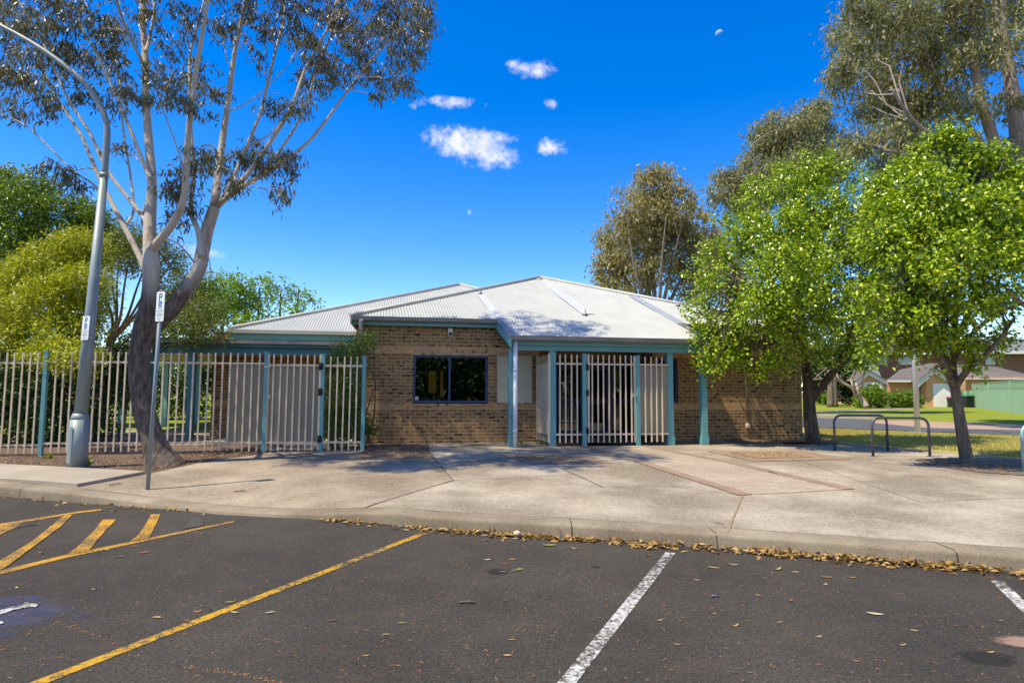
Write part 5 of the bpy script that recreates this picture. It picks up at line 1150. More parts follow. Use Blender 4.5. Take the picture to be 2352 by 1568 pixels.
broad('leafy_tree', 'dense mid-green tree at the far left rising above the yellow-green one', 'tree', Vector((LPX(40, 900, Y4).x, Y4, .25)),
      [([Vector((LPX(40, 900, Y4).x, Y4, .2)), LPX(45, 750, Y4), LPX(55, 600, Y4), LPX(60, 480, Y4)], .25, .06)],
      [pxblob(x, y, Y4 + d_, rx, ry) for x, y, rx, ry, d_ in [(70, 440, 50, 34, 0), (110, 480, 36, 30, -.4), (40, 480, 60, 50, -.6), (95, 530, 44, 40, -.4), (30, 560, 60, 44, -.8), (-40, 470, 50, 60, 0), (20, 425, 40, 26, .2), (115, 560, 20, 30, 0), (-30, 560, 50, 60, 0), (60, 620, 60, 50, 0), (110, 440, 26, 18, .2)]],
      m_green, m_tbark, 1000, 20, .16, .15, .055, 'trees behind the picket fence', nb=3, tr=.03)
broad('leafy_tree', 'small green treetop showing between the lamp post and the far left tree', 'tree', Vector((LPX(200, 900, Y4).x, Y4 + 1, .25)),
      [([Vector((LPX(200, 900, Y4).x, Y4 + 1, .2)), LPX(203, 750, Y4 + 1), LPX(205, 600, Y4 + 1), LPX(205, 500, Y4 + 1)], .18, .05)],
      [pxblob(x, y, Y4 + 1 + d_, rx, ry) for x, y, rx, ry, d_ in [(190, 480, 30, 22, 0), (215, 510, 40, 30, -.3), (175, 515, 30, 24, 0), (250, 545, 30, 28, 0), (210, 560, 50, 40, 0), (290, 560, 26, 24, .2), (160, 468, 14, 12, 0)]],
      m_green, m_tbark, 620, 18, .14, .14, .05, 'trees behind the picket fence', nb=3, tr=.03)
broad('leafy_tree', 'grey-topped tree just showing at the extreme left edge above the mid-green tree', 'tree', Vector((LPX(-20, 900, 27).x, 27, .25)),
      [([Vector((LPX(-20, 900, 27).x, 27, .2)), LPX(-15, 700, 27), LPX(-5, 430, 27)], .25, .06)], [pxblob(x, y, 27, rx, ry) for x, y, rx, ry in [(5, 405, 30, 22), (-40, 420, 50, 40), (20, 430, 24, 20)]], m_gum3, m_tbark, 220, 18, .18, .17, .05, 'trees behind the picket fence', nb=2)
Y5 = 18.6
br = [([Vector((LPX(262, 900, Y5).x, Y5 - 1, .2)), LPX(256, 850, Y5 - .6), LPX(252, 800, Y5), LPX(256, 760, Y5)], .15, .09)]
for x0, x1, d_ in ((252, 215, 0), (262, 255, -.4), (270, 300, -.6), (285, 345, .3), (292, 385, -.2), (300, 410, .5), (262, 275, .6)):
    br.append(([LPX(255, 785, Y5), LPX(x0 + 6, 730, Y5 + d_ * .5), LPX((x0 + x1) / 2, 660, Y5 + d_), LPX(x1, 580, Y5 + d_)], .055, .016))
broad('leafy_tree', 'open-branched olive-green tree behind the gum trunk, thin stems fanning upwards', 'tree', Vector((LPX(262, 900, Y5).x, Y5 - 1, .25)), br,
      [pxblob(x, y, Y5 + d_, rx, ry) for x, y, rx, ry, d_ in [(235, 570, 36, 30, 0), (290, 545, 40, 30, 0), (340, 560, 44, 30, 0), (390, 590, 34, 30, .2), (420, 640, 28, 34, .2), (270, 590, 50, 30, -.3), (330, 610, 40, 24, -.3), (390, 650, 40, 30, -.3), (430, 690, 36, 26, 0), (460, 720, 40, 26, -2.6), (485, 762, 36, 22, -3.1), (425, 748, 44, 26, -3.1), (380, 700, 36, 24, -.5), (240, 660, 24, 30, 0), (350, 765, 40, 22, -3.1), (300, 785, 44, 24, -3.2), (430, 785, 40, 14, -3.2), (235, 730, 24, 30, 0)]],
      leafmat('olive_leaf', [(.09, .12, .016), (.15, .18, .022), (.21, .23, .03)], .3, .4, .4), m_tbark, 1000, 18, .13, .10, .034, 'trees behind the picket fence', nb=4, tr=.016)
Y6 = 40.0
br6 = [([Vector((LPX(x, 900, Y6).x, Y6, .2)), LPX(x, 800, Y6), LPX(x + 3, 720, Y6), LPX(x + 6, 660, Y6)], .14, .03) for x in (510, 560, 590, 640, 680)]
broad('leafy_tree', 'light green tree with upright bare stems beyond the left roof', 'tree', Vector((LPX(590, 900, Y6).x, Y6, .25)), br6,
      [pxblob(x, y, Y6 + rnd.uniform(-1, 1), rx, ry) for x, y, rx, ry in [(520, 655, 26, 22), (550, 650, 26, 20), (500, 690, 30, 26), (550, 690, 36, 26), (590, 700, 30, 22), (620, 660, 18, 22), (640, 690, 20, 26), (660, 660, 14, 18), (690, 680, 16, 18), (715, 690, 16, 14), (680, 710, 30, 18), (520, 730, 50, 24), (600, 735, 50, 20), (480, 720, 24, 26), (600, 640, 12, 10), (735, 697, 10, 8)]],
      m_lime, m_tbark, 330, 14, .22, .30, .12, 'trees behind the picket fence', nb=3, tr=.03, shell=.4)
broad('leafy_tree', 'dull green tree between the gum limbs, low behind the verandah roof', 'tree', Vector((LPX(440, 900, 24).x, 24, .25)),
      [([Vector((LPX(440, 900, 24).x, 24, .2)), LPX(442, 760, 24), LPX(445, 680, 24)], .12, .05)],
      [pxblob(x, y, 24, rx, ry) for x, y, rx, ry in [(470, 650, 30, 24), (440, 680, 40, 30), (490, 700, 34, 40), (400, 720, 40, 40), (450, 740, 50, 30)]], m_green, m_tbark, 420, 18, .15, .15, .05, 'trees behind the picket fence', nb=3)
def hedge(name, label, cat, blobs, mat, ncl, per, cr, L, W, base, group=None):
    t = thing(name, label, cat, base, group); bm_ = MB()
    for c, r in blobs:
        c = Vector(c); twig_to(bm_, Vector((c.x, c.y, base[2])), c, .02, .008, 0, 5, 4, .05)
        for _ in range(4):
            d_ = Vector((rnd.gauss(0, 1), rnd.gauss(0, 1), rnd.gauss(0, 1))).normalized(); twig_to(bm_, c, c + Vector((d_.x * r[0], d_.y * r[1], d_.z * r[2])) * .9, .008, .003, 0, 4, 3)
    bm_.build('branches', m_tbark, t); P_, d_, _c = clustered(blobs, ncl, per, cr, .7); P_[:, 2] = np.maximum(P_[:, 2], base[2] + .02); n = len(P_)
    leaves('foliage', P_, d_ * .6 + rng.normal(size=(n, 3)) * .7, rng.normal(size=(n, 3)) * .5 + d_ * .6 + np.array([0, 0, .4]), L, W, mat, t); return t
Yh = 14.6
hedge('hedge', 'dark glossy hedge behind the pickets left of the lamp post', 'hedge', [pxblob(x, y, Yh + d_, rx, ry) for x, y, rx, ry, d_ in [(-40, 900, 60, 90, 0), (30, 880, 50, 70, 0), (90, 890, 50, 70, 0), (150, 880, 46, 76, .1), (30, 980, 50, 50, -.1), (100, 980, 50, 50, -.1), (160, 980, 40, 46, 0), (225, 900, 36, 60, .4), (280, 880, 36, 50, .6), (225, 980, 30, 34, .3), (255, 835, 50, 30, .3)]],
      m_dkgreen, 1500, 16, .10, .085, .045, Vector((LPX(100, 1030, Yh).x, Yh, .25)))
hedge('hedge', 'shaded hedge seen through the pickets between the gum trunk and the verandah post', 'hedge', [pxblob(x, y, 26, rx, ry) for x, y, rx, ry in [(330, 900, 40, 60), (390, 890, 40, 60), (450, 890, 34, 66), (470, 850, 30, 40), (420, 940, 40, 24), (290, 890, 30, 50)]], m_dkgreen, 520, 14, .16, .14, .07, Vector((LPX(380, 960, 26).x, 26, .25)))
hedge('shrub', 'climbing leafy shrub behind the short picket panel at the brick wall corner', 'shrub', [pxblob(x, y, d_, rx, ry) for x, y, rx, ry, d_ in [(775, 900, 26, 70, 13.8), (775, 980, 26, 46, 13.8), (815, 890, 20, 70, 13.9), (815, 980, 20, 40, 13.8), (800, 805, 30, 24, 14.0), (830, 795, 22, 22, 14.3), (770, 830, 16, 24, 13.9), (850, 980, 20, 22, 14.2), (845, 775, 14, 14, 14.4), (862, 765, 10, 8, 14.5)]],
      leafmat('shrub_leaf', [(.07, .13, .014), (.11, .18, .02), (.17, .23, .026)], .3, .4, .45), 700, 15, .075, .06, .032, Vector((LPX(800, 1030, 13.8).x, 13.8, .27)))
# lawn and sunny path beyond the fence, and the covered walk there
sheet('lawn', [(-30, 17.6), (-7.2, 17.6), (-6.5, 30), (-34, 30)], m_lawn, .004)
sheet('path', [(-13.5, 17.4), (-9.0, 17.2), (-8.2, 18.6), (-7.6, 30), (-8.9, 30), (-9.6, 19.2), (-13.5, 18.4)], m_conc, .02)
cw = thing('covered_walkway', 'pale ceilinged covered walkway on teal posts seen through the pickets behind the gum trunk', 'walkway', Vector((-11.5, 18, .27)))
for x, y0, y1 in ((278, 826, 995), (378, 838, 980), (450, 842, 972)):
    b_ = hitg(x, y1); t_ = hitY(x, y0, b_.y); b = MB(); b.box(WORLD, b_.x - .08, b_.x + .08, -b_.y - .08, -b_.y + .08, b_.z - .02, 2.55); b.build('post', M('teal_post_paint', (.20, .43, .41), (.17, .38, .36)), cw)
b = MB(); q = [(-12.0, 17.2), (-8.4, 17.6), (-9.0, 26), (-13.5, 26)]; b.hexa([Vector((x, y, 2.56)) for x, y in q] + [Vector((x, y, 2.75)) for x, y in q]); b.build('roof', m_cream, cw)

# ------------------------------------------------------------------ the house across the road
YH = 56.0
HF = Frame((hitY(2120, 935, YH).x, YH), R(-13))
hx = lambda cx: (3000 + cx * .44633) / 1.6327
hy = lambda cy: (1100 + cy * .44633) / 1.6327
def hp(cx, cy, n=0.0): return HF.hit(hx(cx), hy(cy), n)
GZ = .26
m_hbrick = mat_brick('house_brick', [(.74, .36, .17), (.66, .31, .145), (.78, .42, .22)], (.64, .45, .29), spots=False)
m_hbrick2 = mat_brick('upper_house_brick', [(.22, .10, .07), (.27, .13, .09), (.18, .08, .06)], (.25, .17, .13), spots=False)
def _tile(name, a, b_):
    t = NT(name); uv = t.coord('UV'); wv = t.n('ShaderNodeTexWave', bands_direction='Y', ins={'Vector': uv, 'Scale': 1.0, 'Distortion': .15}); c = t.ramp(wv.outputs['Fac'], (.0, a), (.75, b_), (1, a)); c = t.mix(1.0, c, t.ramp(t.noise(uv, 3, 5), (.3, .75), (.7, 1.15)), 'MULTIPLY'); t.set(color=c, rough=.85); t.bump(wv.outputs['Fac'], .6, .05); return t.m
m_tile = _tile('roof_tile', (.115, .098, .085), (.19, .165, .145)); m_tile2 = _tile('grey_roof_tile', (.14, .15, .165), (.21, .22, .24))
house = thing('brick_house', 'orange brick house with white-trimmed gables and white garage door across the road', 'house', HF.pt(hp(900, 950)[0], 0, GZ))
def hb(name, mt, cx0, cy0, cx1, cy1, n0, n1, parent=None, nn=None):
    a0, z1 = hp(cx0, cy0, n1); a1, z0 = hp(cx1, cy1, n1); b = MB(); b.box(HF, a0, a1, n0, n1, z0, z1); return b.build(name, mt, parent or house, HF)
hb('wall', m_hbrick, 740, 735, 1062, 965, -.3, 0)
hb('wall', m_hbrick, 1390, 700, 1960, 965, -.3, 0); hb('wall', m_hbrick, 1372, 690, 1405, 965, -.3, 1.2)
def gable(cx0, cx1, cyb, apex, n, door=None):
    b = MB(); P0 = [hp(cx0, 965, n), hp(cx1, 965, n), hp(cx1, cyb, n), hp(*apex, n), hp(cx0, cyb, n)]
    b.prism([HF.pt(a_, n, max(z, GZ - .2)) for a_, z in P0], HF.e2 * 1.2); return b.build('gable_wall', m_hbrick, house, HF)
gable(497, 736, 735, (580, 662), 1.2); gable(1062, 1392, 712, (1134, 640), 1.5)
def barge(pts, n, wd):
    for (x0, y0), (x1, y1) in zip(pts[:-1], pts[1:]):
        a, za = hp(x0, y0, n); b_, zb2 = hp(x1, y1, n); m_ = MB(); m_.prism([HF.pt(a, n, za), HF.pt(b_, n, zb2), HF.pt(b_, n, zb2 - wd), HF.pt(a, n, za - wd)], HF.e2 * .5); m_.build('barge_board', m_paint_white, house, HF)
barge([(474, 738), (576, 645), (736, 730)], 1.5, .42); barge([(992, 738), (1132, 618), (1300, 730)], 1.85, .55)
rf3 = MB()
def q3(cx, cy, n): a, z = hp(cx, cy, n); return HF.pt(a, n, z)
ridge = [q3(840, 640, -5), q3(1100, 585, -5), q3(1480, 600, -5), q3(1640, 615, -5)]
rf3.poly([q3(720, 735, .5), q3(1960, 716, .5), q3(1960, 690, -3), ridge[3], ridge[2], ridge[1], ridge[0]])
for (x0, y0), ap_, (x1, y1), n in (((474, 734), (576, 640), (736, 728), 1.7), ((992, 734), (1132, 614), (1300, 726), 2.2)):
    L_, A_, R_ = q3(x0, y0, n), q3(*ap_, n), q3(x1, y1, n); bk = HF.e2 * 5.5; rf3.poly([L_, A_, A_ + bk, L_ + bk]); rf3.poly([A_, R_, R_ + bk, A_ + bk])
rf3.build('roof', m_tile, house, HF)
hb('gutter', m_paint_white, 730, 728, 1000, 745, .5, .62); hb('gutter', m_paint_white, 1300, 712, 1960, 722, .5, .62)
hw = hb('window', m_paint_white, 535, 745, 693, 812, 1.2, 1.32); hb('pane', m_black, 565, 766, 662, 806, 1.32, 1.34, hw)
hb('garage_door', M('roller_door', (.80, .79, .74), (.74, .73, .68), 3, .5), 1116, 756, 1272, 957, 1.5, 1.55)
gd = bpy.data.materials['roller_door']; 
hb('door', M('security_door', (.25, .26, .29), rough=.6), 1008, 752, 1032, 945, 0, .08); hb('post', m_paint_white, 948, 742, 962, 950, .3, .45)
hb('downpipe', m_paint_white, 728, 742, 742, 950, 1.2, 1.34)
hou2 = thing('brick_house', 'two storey dark brick house with solar panels rising behind the single storey house', 'house', Vector((hp(1300, 700, -14)[0], YH + 14, GZ)))
b = MB(); a0, z1 = hp(480, 500, -14); a1, _ = hp(2200, 500, -14); b.box(HF, a0, a1, -18, -14, .2, z1); b.build('wall', m_hbrick2, hou2, HF)
b = MB(); b.poly([q3(440, 500, -13.2), q3(2240, 500, -13.2), q3(2000, 380, -20), q3(760, 380, -20)]); b.poly([q3(440, 500, -13.2), q3(760, 380, -20), q3(600, 490, -26)]); b.build('roof', m_tile2, hou2, HF)
b = MB(); a0, z1 = hp(560, 492, -13.1); a1, z0 = hp(2240, 504, -13.1); b.box(HF, a0, a1, -13.2, -13.1, z0, z1); b.build('gutter', m_paint_white, hou2, HF)
def hb2(name, mt, cx0, cy0, cx1, cy1, n0, n1, par): 
    a0, z1 = hp(cx0, cy0, n1); a1, z0 = hp(cx1, cy1, n1); b = MB(); b.box(HF, a0, a1, n0, n1, z0, z1); return b.build(name, mt, par, HF)
for cx0, cx1 in ((660, 730), (826, 1010), (1560, 1640)):
    w_ = hb2('window', m_paint_white, cx0, 528, cx1, 597, -14, -13.85, hou2); hb2('pane', M('pale_blind', (.50, .55, .60), (.45, .5, .55)), cx0 + 6, 536, cx0 + (cx1 - cx0) * .48, 590, -13.85, -13.83, w_); hb2('pane', bpy.data.materials['pale_blind'], cx0 + (cx1 - cx0) * .54, 536, cx1 - 6, 590, -13.85, -13.83, w_)
sp_m = M('solar_cell', (.03, .06, .18), (.045, .085, .24), 3, .2, spec=.6)
nl = (q3(2240, 500, -13.2) - q3(440, 500, -13.2)).cross(q3(760, 380, -20) - q3(440, 500, -13.2)).normalized()
for k in range(5):
    p0 = hitpl(hx(1110 + k * 92), hy(468), q3(440, 500, -13.2), nl); p1 = hitpl(hx(1196 + k * 92), hy(468), q3(440, 500, -13.2), nl); p2 = hitpl(hx(1190 + k * 92), hy(430), q3(440, 500, -13.2), nl); p3 = hitpl(hx(1106 + k * 92), hy(430), q3(440, 500, -13.2), nl)
    b = MB(); b.prism([p + nl * .08 for p in (p0, p1, p2, p3)], nl * .05); b.build('solar_panel', sp_m, hou2, HF)
sh = thing('brick_house', 'grey roofed house end behind the bare pruned tree', 'house', Vector((hp(480, 900, -8)[0], YH + 8, GZ)))
b = MB(); a0, z1 = hp(380, 710, -8); a1, _ = hp(640, 710, -8); b.box(HF, a0, a1, -12, -8, .2, z1); b.build('wall', m_hbrick, sh, HF)
b = MB(); b.poly([q3(430, 715, -7.5), q3(690, 715, -7.5), q3(640, 600, -12), q3(520, 590, -12)]); b.poly([q3(430, 715, -7.5), q3(520, 590, -12), q3(440, 700, -16)]); b.build('roof', m_tile2, sh, HF)
# green sheet fence stepping along the right boundary
gf = thing('metal_fence', 'pale green corrugated metal fence with a lattice top along the right side of the lawn', 'fence', hitg(hx(1460), hy(958)))
m_gf = M('green_fence_sheet', (.27, .42, .27), (.24, .38, .245), 1.5, .5)
A0 = hitz(hx(1462), hy(958), GZ); A1 = hitz(hx(1900), hy(1024), GZ); ng = 3
topA = hitY(hx(1480), hy(775), A0.y).z; latA = hitY(hx(1475), hy(724), A0.y).z; topB = hitY(hx(1900), hy(845), A1.y).z; latB = hitY(hx(1900), hy(793), A1.y).z
E1 = A1 + (A1 - A0) * .6
def gfr(t): return A0.lerp(E1, t)
Z1, Z2 = (topA + topB) / 2, (latA + latB) / 2
def wavewall(a, b_, z0, z1, amp=.03, pitch=.42):
    mb = MB(); L_ = (b_ - a).length; d_ = (b_ - a).normalized(); n_ = Vector((-d_.y, d_.x, 0)); k = int(L_ / pitch * 4); vs = []
    for i in range(k + 1):
        o_ = amp if (i % 4) in (0, 1) else -amp
        p = a + d_ * (L_ * i / k) + n_ * o_; vs += [Vector((p.x, p.y, z0)), Vector((p.x, p.y, z1))]
    mb.add(vs, [(2 * i, 2 * i + 2, 2 * i + 3, 2 * i + 1) for i in range(k)]); return mb
for i in range(4):
    a, b_ = gfr(i / 4), gfr((i + 1) / 4); wavewall(a, b_, GZ - .05, Z1).build('panel', m_gf, gf)
    m_ = MB(); d_ = (b_ - a).normalized(); n_ = Vector((-d_.y, d_.x, 0)) * .02
    for z in (Z1, Z2): m_.prism([Vector((a.x, a.y, z)) - n_, Vector((b_.x, b_.y, z)) - n_, Vector((b_.x, b_.y, z)) + n_, Vector((a.x, a.y, z)) + n_], Vector((0, 0, .07)))
    m_.build('rail', m_gf, gf)
    m_ = MB(); L_ = (b_ - a).length; hgt = Z2 - Z1 - .07; k = int(L_ / .11)
    for j in range(k):
        for s_ in (1, -1):
            t0 = j * .11 + (0 if s_ > 0 else hgt); p = a + d_ * t0; q = a + d_ * (t0 + s_ * hgt)
            if 0 <= (q - a).length <= L_: m_.tube([Vector((p.x, p.y, Z1 + .07)), Vector((q.x, q.y, Z2))], .014, 3, False)
    m_.build('lattice', m_gf, gf)
for i in range(5):
    p = gfr(i / 4); m_ = MB(); m_.box(WORLD, p.x - .05, p.x + .05, -p.y - .05, -p.y + .05, GZ - .1, Z2 + .08); m_.build('post', m_gf, gf)
p = gfr(0); wavewall(Vector((p.x - 2.6, p.y + 1.2, 0)), Vector((p.x, p.y, 0)), GZ, Z1 - .1).build('panel', m_gf, gf)
# wheelie bins, hedges, garden stones, bare tree
def bin_(label, cx0, cx1, cyt, cyb, lid):
    a_, _ = HF.hit(hx((cx0 + cx1) / 2), hy(cyb), 2.6); pb = HF.pt(a_, 2.6, GZ); k = pb.y / F; w_ = (cx1 - cx0) * .27337 * k; h_ = (cyb - cyt) * .27337 * k
    t = thing('wheelie_bin', label, 'wheelie bin', pb, 'wheelie bins beside the garage'); m_ = MB(); a, b_ = w_ * .38, w_ * .48
    z0, z1 = pb.z + .04, pb.z + h_ * .9
    m_.hexa([Vector((pb.x + x, pb.y + y, z0)) for x, y in ((-a, -a), (a, -a), (a, a), (-a, a))] + [Vector((pb.x + x, pb.y + y, z1)) for x, y in ((-b_, -b_), (b_, -b_), (b_, b_), (-b_, b_))]); m_.build('body', M('bin_body', (.018, .03, .025), rough=.5), t)
    m_ = MB(); c_ = w_ * .52; m_.hexa([Vector((pb.x + x, pb.y + y, z1 + .005)) for x, y in ((-c_, -c_), (c_, -c_), (c_, c_), (-c_, c_))] + [Vector((pb.x + x, pb.y + y, z1 + h_ * .1)) for x, y in ((-c_ * .8, -c_ * .9), (c_ * .8, -c_ * .9), (c_, c_), (-c_, c_))]); m_.build('lid', lid, t)
    for s_ in (-1, 1):
        m_ = MB(); m_.tube([Vector((pb.x + s_ * a * .8, pb.y + a, z0 + .06)), Vector((pb.x + s_ * a * 1.05, pb.y + a, z0 + .06))], .1, 12); m_.build('wheel', m_black, t)
bin_('wheelie bin with a red lid against the white garage door', 1252, 1306, 868, 957, M('red_lid', (.45, .03, .04), rough=.5)); bin_('wheelie bin with a green lid beside the green fence', 1378, 1448, 850, 957, M('green_lid', (.02, .30, .10), rough=.5))
m_hedge = leafmat('hedge_leaf', [(.11, .20, .015), (.16, .27, .02), (.22, .33, .03)], .34, .4, .4)
def hblob(l): return [pxblob(hx(x), hy(y), Y_, rx * .273, ry * .273) for x, y, rx, ry, Y_ in l]
hedge('hedge', 'tall rounded clipped hedge under the white window of the house', 'hedge', hblob([(560, 880, 70, 70, 49.6), (640, 870, 70, 76, 49.6), (600, 840, 60, 50, 49.8), (520, 910, 44, 44, 49.4), (680, 900, 36, 56, 49.6)]), m_hedge, 420, 14, .16, .17, .12, Vector((hp(600, 945)[0], 49.6, GZ)))
hedge('hedge', 'low flat-topped clipped hedge between the white downpipe and the front door of the house', 'hedge', hblob([(800, 895, 46, 54, 50.2), (860, 893, 50, 54, 50.2), (920, 893, 50, 54, 50.2), (980, 896, 40, 54, 50.2)]), m_hedge, 380, 14, .15, .16, .11, Vector((hp(890, 950)[0], 50.2, GZ)))
m_stone = M('pale_stone', (.55, .50, .42), (.42, .38, .32), 6, .9)
for cx, lab in ((628, 'white garden stone at the foot of the tall rounded hedge'), (768, 'pale garden stone beside the white downpipe of the house'), (842, 'pale garden stone in front of the flat-topped hedge'), (941, 'pale garden stone at the end of the flat-topped hedge near the lamp pole')):
    p = hitz(hx(cx), hy(950), GZ); m_ = MB(); lathe(m_, p, [(.22, 0), (.25, .15), (.18, .38), (.08, .6), (.01, .66)], 9); tag(m_.build('garden_stone', m_stone), lab, 'stone', 'pale garden stones along the house hedges')
YB = 46.0
def tbp(cx, cy, d_=0): return hitY(hx(cx), hy(cy), YB + d_)
bt = thing('bare_tree', 'leaning pruned tree with bare pale limbs on the lawn left of the house', 'tree', Vector((tbp(558, 950).x, YB, GZ)))
bm_ = MB()
for pts, r0, r1 in [([(562, 955), (530, 900), (495, 860), (470, 845)], .55, .42), ([(490, 858), (430, 790), (360, 750), (325, 715), (300, 650)], .34, .14), ([(495, 855), (480, 800), (495, 785), (520, 770), (530, 700), (540, 660)], .32, .1), ([(455, 835), (440, 760), (430, 720), (470, 660), (520, 590), (600, 545)], .26, .07), ([(470, 660), (450, 600), (440, 560)], .12, .05), ([(430, 720), (460, 640), (470, 560), (520, 520)], .14, .04), ([(325, 720), (300, 640), (310, 600)], .16, .06), ([(520, 590), (570, 600), (640, 560)], .09, .04), ([(500, 620), (480, 540), (500, 480)], .08, .03)]:
    limb(bm_, [tbp(x, y, rnd.uniform(-.4, .4)) for x, y in pts], r0 * .40, r1 * .40, 8)
bm_.build('trunk', bark('bare_bark', (.26, .20, .16), (.42, .34, .27), 6, .5), bt)
P_, d_, _ = clustered(hblob([(560, 560, 60, 40, YB), (480, 560, 50, 40, YB), (600, 540, 50, 40, YB), (440, 600, 40, 40, YB)]), 60, 10, .3, .3); leaves('foliage', P_, d_ + rng.normal(size=P_.shape) * .5, rng.normal(size=P_.shape), .2, .1, m_lime, bt)
Yk = 60.0
dk = broad('leafy_tree', 'dark dense tree with two straight trunks in the shade left of the house', 'tree', Vector((hitY(1960, 930, Yk).x, Yk, GZ)),
      [([Vector((hitY(hx(255), 930, Yk - 8).x, Yk - 8, GZ)), hitY(hx(258), hy(800), Yk - 8), hitY(hx(250), hy(640), Yk - 8)], .3, .2), ([Vector((hitY(hx(290), 930, Yk - 8).x, Yk - 8, GZ)), hitY(hx(285), hy(800), Yk - 8), hitY(hx(290), hy(640), Yk - 8)], .3, .2)],
      [pxblob(hx(x), hy(y), Yk, rx * .273, ry * .273) for x, y, rx, ry in [(200, 720, 70, 90), (330, 720, 90, 90), (420, 740, 60, 110), (370, 830, 80, 60), (250, 620, 100, 80), (400, 600, 100, 80), (120, 640, 80, 100), (450, 850, 40, 60), (300, 520, 100, 70)]], m_dkgreen, m_dbark, 620, 16, .3, .34, .2, nb=3, tr=.08)
hedge('hedge', 'sunlit yellow-green shrub left of the two straight trunks far across the lawn', 'hedge', hblob([(215, 850, 50, 50, 64), (170, 870, 40, 40, 64), (235, 880, 30, 30, 63)]), m_hedge, 160, 12, .2, .25, .16, Vector((hitY(hx(210), 930, 64).x, 64, GZ)))
# far treeline closing the horizon, and mirrored trees over the car park behind the viewer
far_b = []
for x in np.arange(-900, 3300, 70):
    far_b.append(pxblob(x + rnd.uniform(-20, 20), 856 + rnd.uniform(-8, 8), 150 + rnd.uniform(-8, 8), 60, 38 + rnd.uniform(0, 14)))
P_, d_, _ = clustered(far_b, 2600, 8, 1.5, .6); n_ = len(P_); tl = leaves('distant_trees', P_, d_ + rng.normal(size=(n_, 3)) * .7, rng.normal(size=(n_, 3)) + np.array([0, 0, .5]), 1.8, 1.3, m_green, None); tag(tl, kind='stuff')
palm = thing('palm_tree', 'small distant palm crown above the houses between the right tree and the frame edge', 'tree', Vector((hitY(2310, 900, 80).x, 80, GZ)))
pm = MB(); c_ = hitY(2308, 745, 80); pm.tube([Vector((c_.x, 80, GZ)), c_], [.28, .2], 8); pm.build('trunk', m_tbark, palm); pm = MB()
for k in range(26):
    a_ = rnd.uniform(0, 6.28); e_ = rnd.uniform(.0, 1.2); d_ = Vector((math.cos(a_), math.sin(a_), 0)); L_ = 2.4
    pts = [c_ + d_ * L_ * t * math.cos(e_ * (1 - t)) + Vector((0, 0, L_ * (t * math.sin(e_) - .75 * t * t))) for t in (0, .3, .6, 1)]
    sd_ = Vector((-d_.y, d_.x, 0)); 
    for i in range(3): pm.add([pts[i] + sd_ * .22 * (1 - i / 3.2), pts[i] - sd_ * .22 * (1 - i / 3.2), pts[i + 1] - sd_ * .22 * (1 - (i + 1) / 3.2), pts[i + 1] + sd_ * .22 * (1 - (i + 1) / 3.2)], [(0, 1, 2, 3)])
pm.build('fronds', m_lime, palm)
bt2 = []
for X_, Yy, r_ in ((-10, -30, 4.5), (0, -34, 4), (7, -26, 4.2), (15, -34, 5), (24, -30, 5), (34, -40, 6), (-20, -34, 6), (44, -44, 7), (3, -42, 6), (11, -44, 6), (20, -46, 6), (-6, -40, 6)):
    bt2 += [((X_ + rnd.uniform(-2, 2), Yy + rnd.uniform(-2, 2), 1.5 + rnd.uniform(0, 6.5)), (r_ * .7, r_ * .7, r_ * .6)) for _ in range(6)]
P_, d_, _ = clustered(bt2, 2300, 9, .7, .6); n_ = len(P_); tl = leaves('distant_trees', P_, d_ + rng.normal(size=(n_, 3)) * .7, rng.normal(size=(n_, 3)) + np.array([0, 0, .5]), .8, .5, m_green, None); tag(tl, kind='stuff'); tl.data.materials[0] = m_dkgreen
# half moon, lit by the sun like the real one
md = ray(1652.5, 78).normalized() * 3000; mc = CP + md; mr = 6.6 / F * 3000 / ray(1652.5, 78).normalized().dot(FW) * 1.0
mm = NT('moon_surface'); mm.set(color=(.85, .88, .92), rough=1); trn = mm.n('ShaderNodeBsdfTransparent'); mx = mm.n('ShaderNodeMixShader', ins={'Fac': .34}); mm.l(trn.outputs[0], mx.inputs[1]); mm.l(mm.b.outputs[0], mx.inputs[2]); mm.l(mx.outputs[0], mm.out.inputs[0])
b = MB(); q_ = SUN.to_track_quat('Z', 'Y'); pts = [[mc + q_ @ Vector((mr * math.sin(R(th)) * math.cos(R(ph)), mr * math.sin(R(th)) * math.sin(R(ph)), mr * math.cos(R(th)))) for ph in range(0, 360, 15)] for th in (1, 20, 40, 60, 75, 84)]
b.add([p for r_ in pts for p in r_], [(i * 24 + j, i * 24 + (j + 1) % 24, (i + 1) * 24 + (j + 1) % 24, (i + 1) * 24 + j) for i in range(5) for j in range(24)], True)
tag(b.build('moon', mm.m), 'faint pale half moon high in the clear blue sky', 'moon')
# ------------------------------------------------------------------ litter: drifts, single leaves, twigs
m_dead = leafmat('dead_leaf', [(.20, .11, .03), (.33, .19, .055), (.42, .26, .085), (.46, .33, .15), (.25, .13, .04)], .12, .6, .25)
n_ = 2600; X_ = np.concatenate([rng.uniform(-2.3, 6.5, 1900), rng.uniform(-12, -3.9, 500)]); den = np.interp(X_, [-12, -4, -2.3, -1, .5, 3, 6.5], [.25, .3, .1, .6, .9, 1, 1]); den = den * (.45 + .75 * np.clip(.5 + .5 * np.sin(X_ * 2.1 + 1) + .45 * np.sin(X_ * 5.3), 0, 1.2)); keep = rng.random(len(X_)) < den; X_ = X_[keep]
off = np.abs(rng.normal(0, .095, len(X_))); Yk_ = np.array([kerbY(x) for x in X_]) - off - .01
Z_ = .006 + np.maximum(0, .042 - off * .22) * rng.random(len(X_)) * np.interp(X_, [-12, -1, 2, 6.5], [.3, .4, .8, 1.1])
P_ = np.stack([X_, Yk_, Z_], 1); n_ = len(P_)
